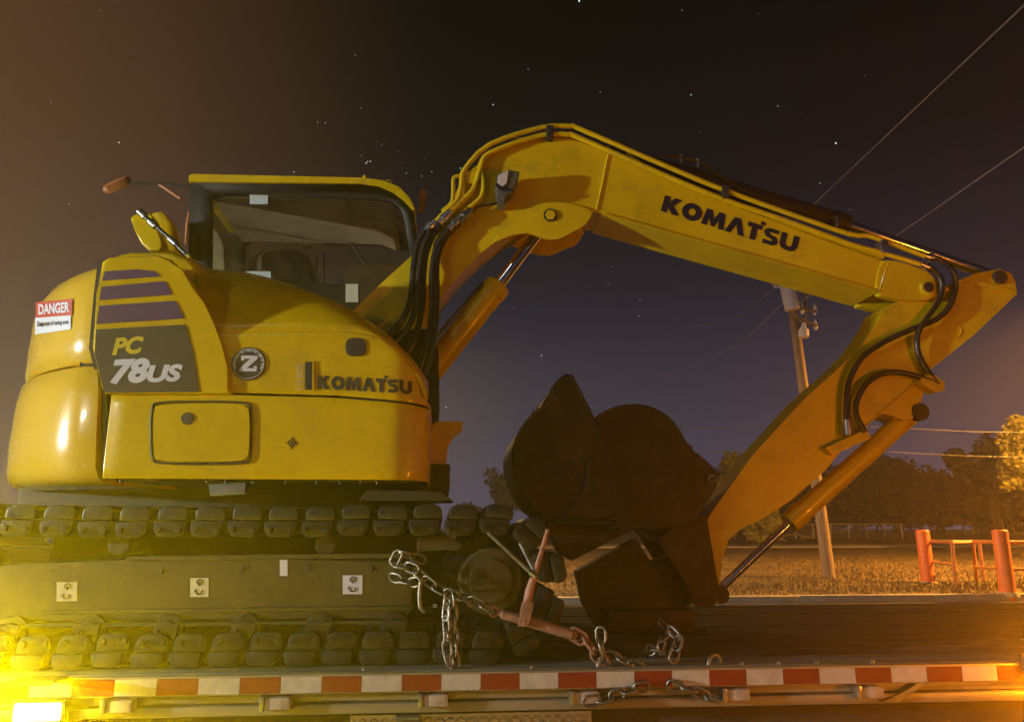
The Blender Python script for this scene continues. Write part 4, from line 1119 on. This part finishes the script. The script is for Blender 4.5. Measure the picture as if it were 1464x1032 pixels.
# fittings and hoses by the boom foot
for i, (a, b) in enumerate((((622, 318), (606, 332)), ((644, 303), (626, 322)), ((660, 310), (640, 330)), ((672, 300), (656, 318)))):
    p, q = P(*a, PY-.004*i), P(*b, PY-.01*i)
    ft_ = tube('hose_fitting', [p, p.lerp(q, .3), p.lerp(q, .32), p.lerp(q, .6), p.lerp(q, .62), q], [.022, .022, .030, .030, .021, .020], 'zinc', boom, 10)
hz = ([(608, 330), (597, 350), (591, 385), (588, 420), (578, 452), (552, 486)],
      [(617, 328), (606, 352), (600, 390), (596, 430), (585, 465), (562, 492)],
      [(628, 320), (611, 355), (605, 395), (603, 440), (594, 480), (580, 512)],
      [(641, 328), (625, 352), (618, 390), (618, 440), (612, 485), (600, 530)],
      [(656, 318), (634, 344), (624, 376), (624, 430), (620, 480), (608, 535)])
for i, h in enumerate(hz):
    ptube('boom_hose', [(x, y, PY-.015-.012*(i % 2)-(.10 if k > 3 else .03 if k > 1 else 0)) for k, (x, y) in enumerate(h)], PY, .019, 'hose', boom, 8, 6)
# work lamp
wl_ = prism('work_lamp', [(712, 248), (727, 242), (743, 245), (741, 256), (733, 275), (722, 281), (712, 276), (709, 262)], BY0-.15, BY0-.03, 'lamp_body', boom, .012)
prism('lamp_lens', [(712, 252), (727, 244), (725, 262), (718, 268), (711, 262)], BY0-.160, BY0-.149, 'lamp_glass', wl_, .003, yt=BY0-.15)
prism('lamp_rim', [(709, 262), (718, 268), (732, 271), (731, 276), (717, 274), (709, 267)], BY0-.158, BY0-.149, 'chrome', wl_, .002, yt=BY0-.15)
prism('lamp_bracket', [(711, 276), (725, 278), (722, 294), (712, 292)], BY0-.08, BY0+.004, 'lamp_body', wl_, .006)
ptube('lamp_cable', [(712, 291), (700, 293), (684, 296), (676, 304), (662, 316)], BY0-.04, .008, 'hose', wl_, 6, 5)

# ---- boom foot and cylinder
prism('boom_bracket', [(540, 495), (575, 470), (610, 470), (627, 500), (628, 570), (622, 640), (600, 690), (540, 690)], 1.06, 1.11, 'dark', ex, .01)
prism('boom_bracket', [(540, 495), (575, 470), (610, 470), (627, 500), (628, 570), (622, 640), (600, 690), (540, 690)], 1.46, 1.51, 'dark', ex, .01, yt=1.06)
prism('step_hook', [(618, 606), (626, 602), (662, 602), (661, 614), (648, 622), (640, 632), (638, 662), (628, 684), (606, 694), (604, 660), (612, 640)], .80, .90, 'yellow', ex, .006)
box('front_beam', (-.30, .75, 1.73), (.03, 2.3, 1.86), 'dark', ex, .01)
cy_ = 1.285
A = P(598, 552, cy_); B = P(713.5, 406.5, cy_); C = P(787, 310, cy_)
bc = tube('boom_cylinder', [A, A.lerp(B, .9), A.lerp(B, .901), A.lerp(B, .985), B], [.077, .077, .083, .083, .07], 'yellow_boom', ex, 28)
tube('cylinder_rod', [B, B.lerp(C, .9)], .036, 'chrome', bc, 20)
e = C; tube('rod_eye', [e-Vector((0, .07, 0)), e+Vector((0, .07, 0))], .055, 'dark', bc, 18)
tube('rod_neck', [B.lerp(C, .80), B.lerp(C, .98)], .05, 'dark', bc, 14)
ptube('cylinder_pipe', [(690, 405, cy_-.05), (672, 425, cy_-.07), (640, 462, cy_-.07), (624, 482, cy_-.07)], cy_, .011, 'hose', bc, 8)

# ---- arm
AY0, AY1 = 1.17, 1.40
arm_px = [(1264, 440), (1290, 428), (1335, 418), (1362, 405), (1396, 390), (1430, 384), (1446, 390), (1453, 404), (1455, 420), (1425, 448), (1390, 481), (1328, 530), (1240, 608), (1200, 648), (1180, 672), (1132, 716), (1096, 738), (1062, 752), (1040, 768), (1033, 800), (1026, 862),
          (984, 864), (990, 830), (1001, 762), (1014, 735), (1075, 652), (1150, 570), (1206, 520), (1232, 497), (1250, 468)]
arm = prism('arm', arm_px, AY0, AY1, 'yellow_boom', ex, .008)
c = P(1428, 397, AY0); disc_y('rod_pin', (c.x, c.z), .045, AY0-.022, AY0+.004, 'dark', arm, 18, .005)
prism('arm_upper_rim', [(1345, 413), (1396, 400), (1452, 416), (1455, 421), (1396, 407), (1348, 419)], AY0-.014, AY0+.004, 'yellow_boom', arm, .002)
prism('cylinder_bracket', [(1255, 592), (1328, 528), (1326, 545), (1318, 565), (1315, 585), (1304, 600), (1290, 601), (1275, 592)], AY0+.02, AY1-.02, 'yellow_boom', arm, .006)
prism('hose_bracket', [(1316, 538), (1334, 534), (1352, 546), (1350, 558), (1338, 561), (1318, 548)], AY0-.06, AY0+.03, 'yellow_boom', arm, .006)
prism('hose_block', [(1180, 640), (1240, 612), (1246, 626), (1228, 634), (1190, 650)], AY0-.05, AY0+.004, 'yellow_boom', arm, .005)
ptube('arm_weld', [(1330, 528), (1286, 566), (1236, 610)], AY0-.002, .006, 'yellow_boom', arm, 6)
em = P(1364, 472, AY0-.002); ring('cast_emblem', (em.x, AY0-.003, em.z), .045, .004, 'yellow_boom', arm)
# hoses on the arm
HY = AY0-.045
hp = ([(1322, 366, PY), (1345, 372, PY), (1362, 388, PY), (1366, 412, PY+.03), (1356, 440, HY), (1336, 458, HY), (1300, 472, HY), (1262, 490, HY), (1232, 512, HY), (1214, 545, HY), (1210, 580, HY), (1211, 612, HY)],
      [(1316, 378, PY), (1336, 388, PY), (1346, 404, PY), (1342, 430, PY+.02), (1324, 456, HY-.01), (1312, 478, HY-.01), (1313, 505, HY), (1326, 530, HY), (1338, 545, HY)],
      [(1342, 549, HY), (1322, 541, HY), (1290, 533, HY), (1262, 534, HY), (1240, 547, HY), (1226, 570, HY), (1224, 592, HY), (1236, 618, HY)])
for h in hp: ptube('arm_hose', h, HY, .018, 'hose', arm, 8, 6)
for a, b in (((1322, 366), (1334, 369)), ((1316, 378), (1328, 383)), ((1210, 600), (1212, 622))):
    p, q = P(*a, PY if a[1] < 500 else HY), P(*b, PY if a[1] < 500 else HY); tube('hose_fitting', [p, p.lerp(q, .5), p.lerp(q, .52), q], [.022, .022, .027, .025], 'zinc', arm, 10)
# arm cylinder along the top of the boom
ay = 1.285
A = P(880, 222, ay); B = P(1212, 322, ay); C = P(1428, 397, ay)
ac = tube('arm_cylinder', [A, A.lerp(B, .93), A.lerp(B, .931), B], [.062, .062, .070, .066], 'dark', ex, 24)
tube('cylinder_rod', [B, C], .034, 'chrome', ac, 16)
tube('base_eye', [A-Vector((0, .09, 0)), A+Vector((0, .09, 0))], .06, 'dark', ac, 16)
prism('base_bracket', [(850, 225), (870, 206), (895, 212), (930, 238), (905, 238)], 1.22, 1.34, 'yellow_boom', ac, .006, yt=1.2)
ptube('cylinder_pipe', [(952, 222), (975, 226), (1003, 234), (1030, 252), (1092, 288), (1150, 302), (1196, 313)], ay-.09, .011, 'yellow_dirty', ac, 8, 4)
for x, y in ((974, 226), (998, 232), (1196, 314)):
    a = P(x, y, ay-.09); tube('pipe_stud', [a-Vector((0, 0, .04)), a+Vector((0, 0, .022))], .012, 'zinc', ac, 8)
# bucket cylinder
ky = 1.285
A = P(1302, 592, ky); B = P(1128, 748, ky); C = P(1022, 848, ky)
kc = tube('bucket_cylinder', [A.lerp(B, .02), A.lerp(B, .9), A.lerp(B, .901), B], [.060, .060, .068, .064], 'yellow_boom', ex, 24)
tube('cylinder_rod', [B, C], .024, 'chrome', kc, 16)
tube('base_eye', [A-Vector((0, .11, 0)), A+Vector((0, .11, 0))], .052, 'dark', kc, 16)
tube('rod_eye', [C-Vector((0, .1, 0)), C+Vector((0, .1, 0))], .05, 'dark', kc, 16)

# ---- bucket on the arm and its links
def plates(name, px, y0, y1, mt, parent, th=.025, bev=.004, rnd=0):
    """two side plates and nothing between"""
    a = prism(name, px, y0, y0+th, mt, parent, bev, rnd=rnd)
    b = prism(name, px, y1-th, y1, mt, parent, bev, yt=y0, rnd=rnd)
    return a, b
def bucket_shell(px_curve, y0, y1, yt, mt, parent, th=.022, name='shell'):
    pp = crom([P(x, y, yt) for x, y in px_curve], 5)
    v, f = [], []
    for i, p in enumerate(pp):
        t = (pp[min(i+1, len(pp)-1)]-pp[max(i-1, 0)]).normalized(); n_ = Vector((-t.z, 0, t.x))
        q = p+n_*th
        v += [(p.x, y0, p.z), (p.x, y1, p.z), (q.x, y1, q.z), (q.x, y0, q.z)]
    for i in range(len(pp)-1):
        for k in range(4): f.append((i*4+k, i*4+(k+1) % 4, i*4+4+(k+1) % 4, i*4+4+k))
    f += [(0, 1, 2, 3), tuple(len(v)-4+k for k in (3, 2, 1, 0))]
    return mesh_obj(name, v, f, mt, parent, 50)
KY0, KY1 = .98, 1.60
bk_px = [(846, 600), (862, 588), (890, 579), (920, 579), (948, 590), (968, 608), (980, 630), (985, 655), (990, 690), (1002, 640+16), (1022, 668), (1027, 686), (1016, 712), (1002, 730), (985, 750), (940, 752), (900, 760), (872, 790), (846, 700), (838, 640)]
bk_px = [(846, 600), (862, 588), (890, 579), (920, 579), (948, 590), (968, 608), (980, 630), (988, 642), (1005, 654), (1022, 668), (1027, 686), (1018, 708), (1002, 732), (985, 752), (940, 756), (900, 752), (872, 760), (846, 700), (838, 640)]
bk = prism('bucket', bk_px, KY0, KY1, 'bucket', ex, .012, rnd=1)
ptube('edge_bead', [(850, 600), (864, 590), (890, 581), (920, 581), (947, 592), (966, 610), (978, 631)], KY0+.004, .010, 'link', bk, 6, 4)
tube('bucket_eye', [P(1016, 684, KY0-.016), P(1016, 684, KY0+.05)], .032, 'dark', bk, 14)
c = P(1018, 684, KY0-.02); ring('eye_bush', (c.x, c.y, c.z), .02, .005, 'galv', bk)
# lower frame of links between arm foot and bucket
lk1 = plates('bucket_link', [(985, 740), (1010, 735), (1030, 850), (1020, 868), (996, 866), (960, 800), (940, 770)], 1.08, 1.49, 'bucket', ex)
prism('bucket_ear', [(780, 745), (905, 748), (904, 758), (818, 801), (800, 790), (784, 765)], 1.20, 1.31, 'bucket', ex, .008)
prism('bucket_ear', [(824, 817), (906, 771), (912, 772), (930, 806), (946, 800), (968, 786), (1004, 800), (1006, 828), (985, 868), (962, 905), (905, 930), (862, 912), (834, 862)], 1.20, 1.31, 'bucket', ex, .008)
prism('coupler', [(900, 744), (1000, 746), (1010, 790), (985, 808), (958, 778), (928, 768)], 1.19, 1.40, 'bucket', ex, .01)
box('bucket_skid', (P(862, 900, 1.2).x, 1.05, DECK), (P(985, 900, 1.2).x, 1.50, DECK+.11), 'bucket', ex, .02)
# ---- second, pointed bucket nested beside it
DY0, DY1 = .82, 1.42
sb = thing('spare_bucket', P(812, 745, 1.1), 'dark pointed digging bucket carried in front of the round one', 'bucket')
sp_px = [(812, 531), (822, 545), (834, 570), (849, 601), (868, 650), (880, 700), (884, 742), (790, 745), (770, 735), (748, 712), (735, 680), (730, 650), (736, 628), (750, 605), (768, 588), (784, 574), (788, 556), (798, 542)]
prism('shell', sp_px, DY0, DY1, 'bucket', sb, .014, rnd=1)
ptube('wear_strip', [(733, 670), (740, 705), (752, 722)], DY0-.004, .006, 'dark', sb, 6)
ptube('wear_strip', [(843, 672), (850, 694), (853, 704)], DY0-.002, .006, 'dark', sb, 6)
for px in ([(816, 536), (834, 571), (849, 602), (868, 651), (879, 700), (882, 738)], [(800, 543), (789, 558), (785, 574), (768, 589), (750, 607), (737, 630)]):
    ptube('edge_bead', px, DY0+.006, .010, 'link', sb, 6, 4)
ptube('side_cutter', [(805, 742), (835, 700), (842, 655)], DY0-.004, .012, 'link', sb, 6, 4)
ptube('lip_edge', [(775, 738), (800, 745), (840, 748), (882, 746)], DY0-.012, .014, 'bucket', sb, 8)
c = P(838, 711, DY0-.002); tube('drain_slot', [(c.x-.03, DY0-.003, c.z), (c.x+.03, DY0-.003, c.z)], .008, 'dark', sb, 8)

# ================================================================== CHAINS
def chain_link_mesh(L, w, r, n=22):
    bm = bmesh.new(); R2 = w/2; s = L/2-R2; pts = []
    for k in range(n):
        a = 2*math.pi*k/n
        pts.append(Vector((R2*math.cos(a)+(s if math.cos(a) >= 0 else -s), 0, R2*math.sin(a))))
    rings = []
    for i, p in enumerate(pts):
        t = (pts[(i+1) % n]-pts[i-1]).normalized(); u = Vector((0, 1, 0)); b = t.cross(u)
        rings.append([bm.verts.new(p+(u*math.cos(q)+b*math.sin(q))*r) for q in (2*math.pi*k/7 for k in range(7))])
    for i in range(n):
        A, B = rings[i], rings[(i+1) % n]
        for k in range(7): bm.faces.new((A[k], A[(k+1) % 7], B[(k+1) % 7], B[k]))
    me = bpy.data.meshes.new('link'); bm.to_mesh(me); bm.free(); smooth(me, 60); return me
CL = chain_link_mesh(.066, .040, .0062); CL.materials.append(M['galv'])
CLr = chain_link_mesh(.080, .048, .0075); CLr.materials.append(M['rust'])
def chain(name, paths, label, me=CL, pitch=.052):
    t = None
    for path in paths:
        pp = crom(path, 10)
        acc = 0; last = pp[0]; nxt = 0; k = 0
        for a, b in zip(pp, pp[1:]):
            d = (b-a); L = d.length
            while nxt <= acc+L:
                p = a+d*((nxt-acc)/L) if L else a
                if t is None: t = thing(name, p, label, 'chain', 'tie down chains')
                o = bpy.data.objects.new('link', me); COL.objects.link(o); o.parent = t; o.matrix_parent_inverse = WM(t).inverted()
                q = d.to_track_quat('X', 'Z')
                q = q @ Matrix.Rotation(R_(90 if k % 2 else 0)+random.uniform(-.25, .25)+.35, 4, 'X').to_quaternion()
                o.location = p; o.rotation_mode = 'QUATERNION'; o.rotation_quaternion = q
                k += 1; nxt += pitch
            acc += L
    return t
YCn = .06
c_main = chain('tie_down_chain', [[P(598, 798, .20), P(572, 792, .18), P(566, 806, .18), P(590, 812, .15), P(604, 824, .12), P(625, 840, .10), P(652, 852, .085), P(676, 858, .08), P(704, 873, .075)],
        [P(566, 826, .2), P(590, 832, .15), P(602, 828, .12)]], 'bright chain from the track frame to the rusty binder')
tube('hook', [P(602, 826, .11), P(600, 848, .11), P(601, 868, .11), P(608, 874, .11)], .009, 'galv', c_main, 8, 5)
chain('tie_down_chain', [[P(640, 858, .085), P(638, 880, .075), P(639, 905, .07), P(640, 930, .07), P(644, 949, .065)], [P(646, 858, .085), P(648, 885, .08), P(648, 915, .078), P(650, 947, .072)]],
      'doubled loose chain hanging straight down in front of the track', pitch=.046)
chain('tie_down_chain', [[P(826, 909, .06), P(840, 918, .06), P(852, 934, .06), P(866, 950, .06)]], 'short pinkish chain from the binder down to the deck ring', me=CLr, pitch=.062)
chain('tie_down_chain', [[P(859, 908, .05), P(860, 925, .05), P(866, 934, .05), P(884, 940, .05), P(905, 950, .05), P(920, 955, .05)]], 'loose chain tail lying over the deck edge beside the binder')
chain('tie_down_chain', [[P(948, 892, .35), P(962, 903, .3), P(955, 905, .25), P(946, 920, .2), P(944, 932, .2), P(922, 927, .3)], [P(964, 905, .12), P(970, 912, .1), P(964, 936, .07), P(958, 952, .06)]], 'chain rising from the deck edge towards the bucket')
chain('tie_down_chain', [[P(846, 1001, -.02), P(864, 999, -.02), P(884, 992, -.02), P(900, 985, -.02), P(922, 981, -.015)]], 'chain looped under the rail beside a stake pocket below the deck ring')
chain('tie_down_chain', [[P(966, 980, -.015), P(985, 984, -.02), P(1005, 992, -.02), P(1022, 998, -.02), P(1036, 996, -.02)]], 'chain looped under the rail between deck rings')
# binder: rusty barrel with lever
bd = thing('load_binder', P(765, 893, .07), 'rusty pink lever binder tightening the chain across the track', 'load binder')
a, b = P(704, 873, .072), P(826, 909, .06)
tube('barrel', [a.lerp(b, .05), a.lerp(b, .10), a.lerp(b, .11), a.lerp(b, .93), a.lerp(b, .94), b], [.010, .012, .020, .022, .012, .010], 'rust', bd, 12)
for e in (a.lerp(b, .02), b):
    ring('eye', e, .018, .006, 'rust', bd, yaw=.2)
tube('lever', [P(749, 893, .045), P(751, 872, .045), P(757, 845, .05), P(766, 815, .05), P(776, 782, .05), P(783, 757, .05)], [.020, .016, .019, .013, .010, .008], 'rust', bd, 10)
prism('lever_fork', [(741, 895), (747, 862), (753, 858), (764, 862), (756, 896)], .028, .036, 'rust', bd, .002)
prism('lever_fork', [(741, 895), (747, 862), (753, 858), (764, 862), (756, 896)], .058, .066, 'rust', bd, .002, yt=.028)
pb_ = thing('steel_bar', P(762, 820, .05), 'long straight steel bar leaning on the track sprocket by the binder lever', 'bar')
tube('shaft', [P(698, 761, .07), P(764, 823, .045)], .010, 'galv', pb_, 10)
tube('shaft', [P(744, 776, .07), P(766, 820, .045)], .010, 'galv', pb_, 10)
tube('collar', [P(758, 817, .048), P(766, 824, .044)], .016, 'zinc', pb_, 10)

# ================================================================== AIR
hb = box('haze', (-70, -22, -1.0), (75, 118, 15.5), 'black')  # haze added to stand in for lens glare around the lit lamps
hm = bpy.data.materials.new('haze'); hm.use_nodes = True
hn, hl = hm.node_tree.nodes, hm.node_tree.links
hn.clear(); ho = hn.new('ShaderNodeOutputMaterial'); hv = hn.new('ShaderNodeVolumePrincipled')
hv.inputs['Color'].default_value = (.95, .95, .95, 1); hv.inputs['Density'].default_value = .0018; hv.inputs['Anisotropy'].default_value = .6
hl.new(hv.outputs[0], ho.inputs['Volume'])
hb.data.materials.clear(); hb.data.materials.append(hm)
tag(hb, 'thin haze added over the whole lot so the lamps glow', 'haze', kind='stuff')
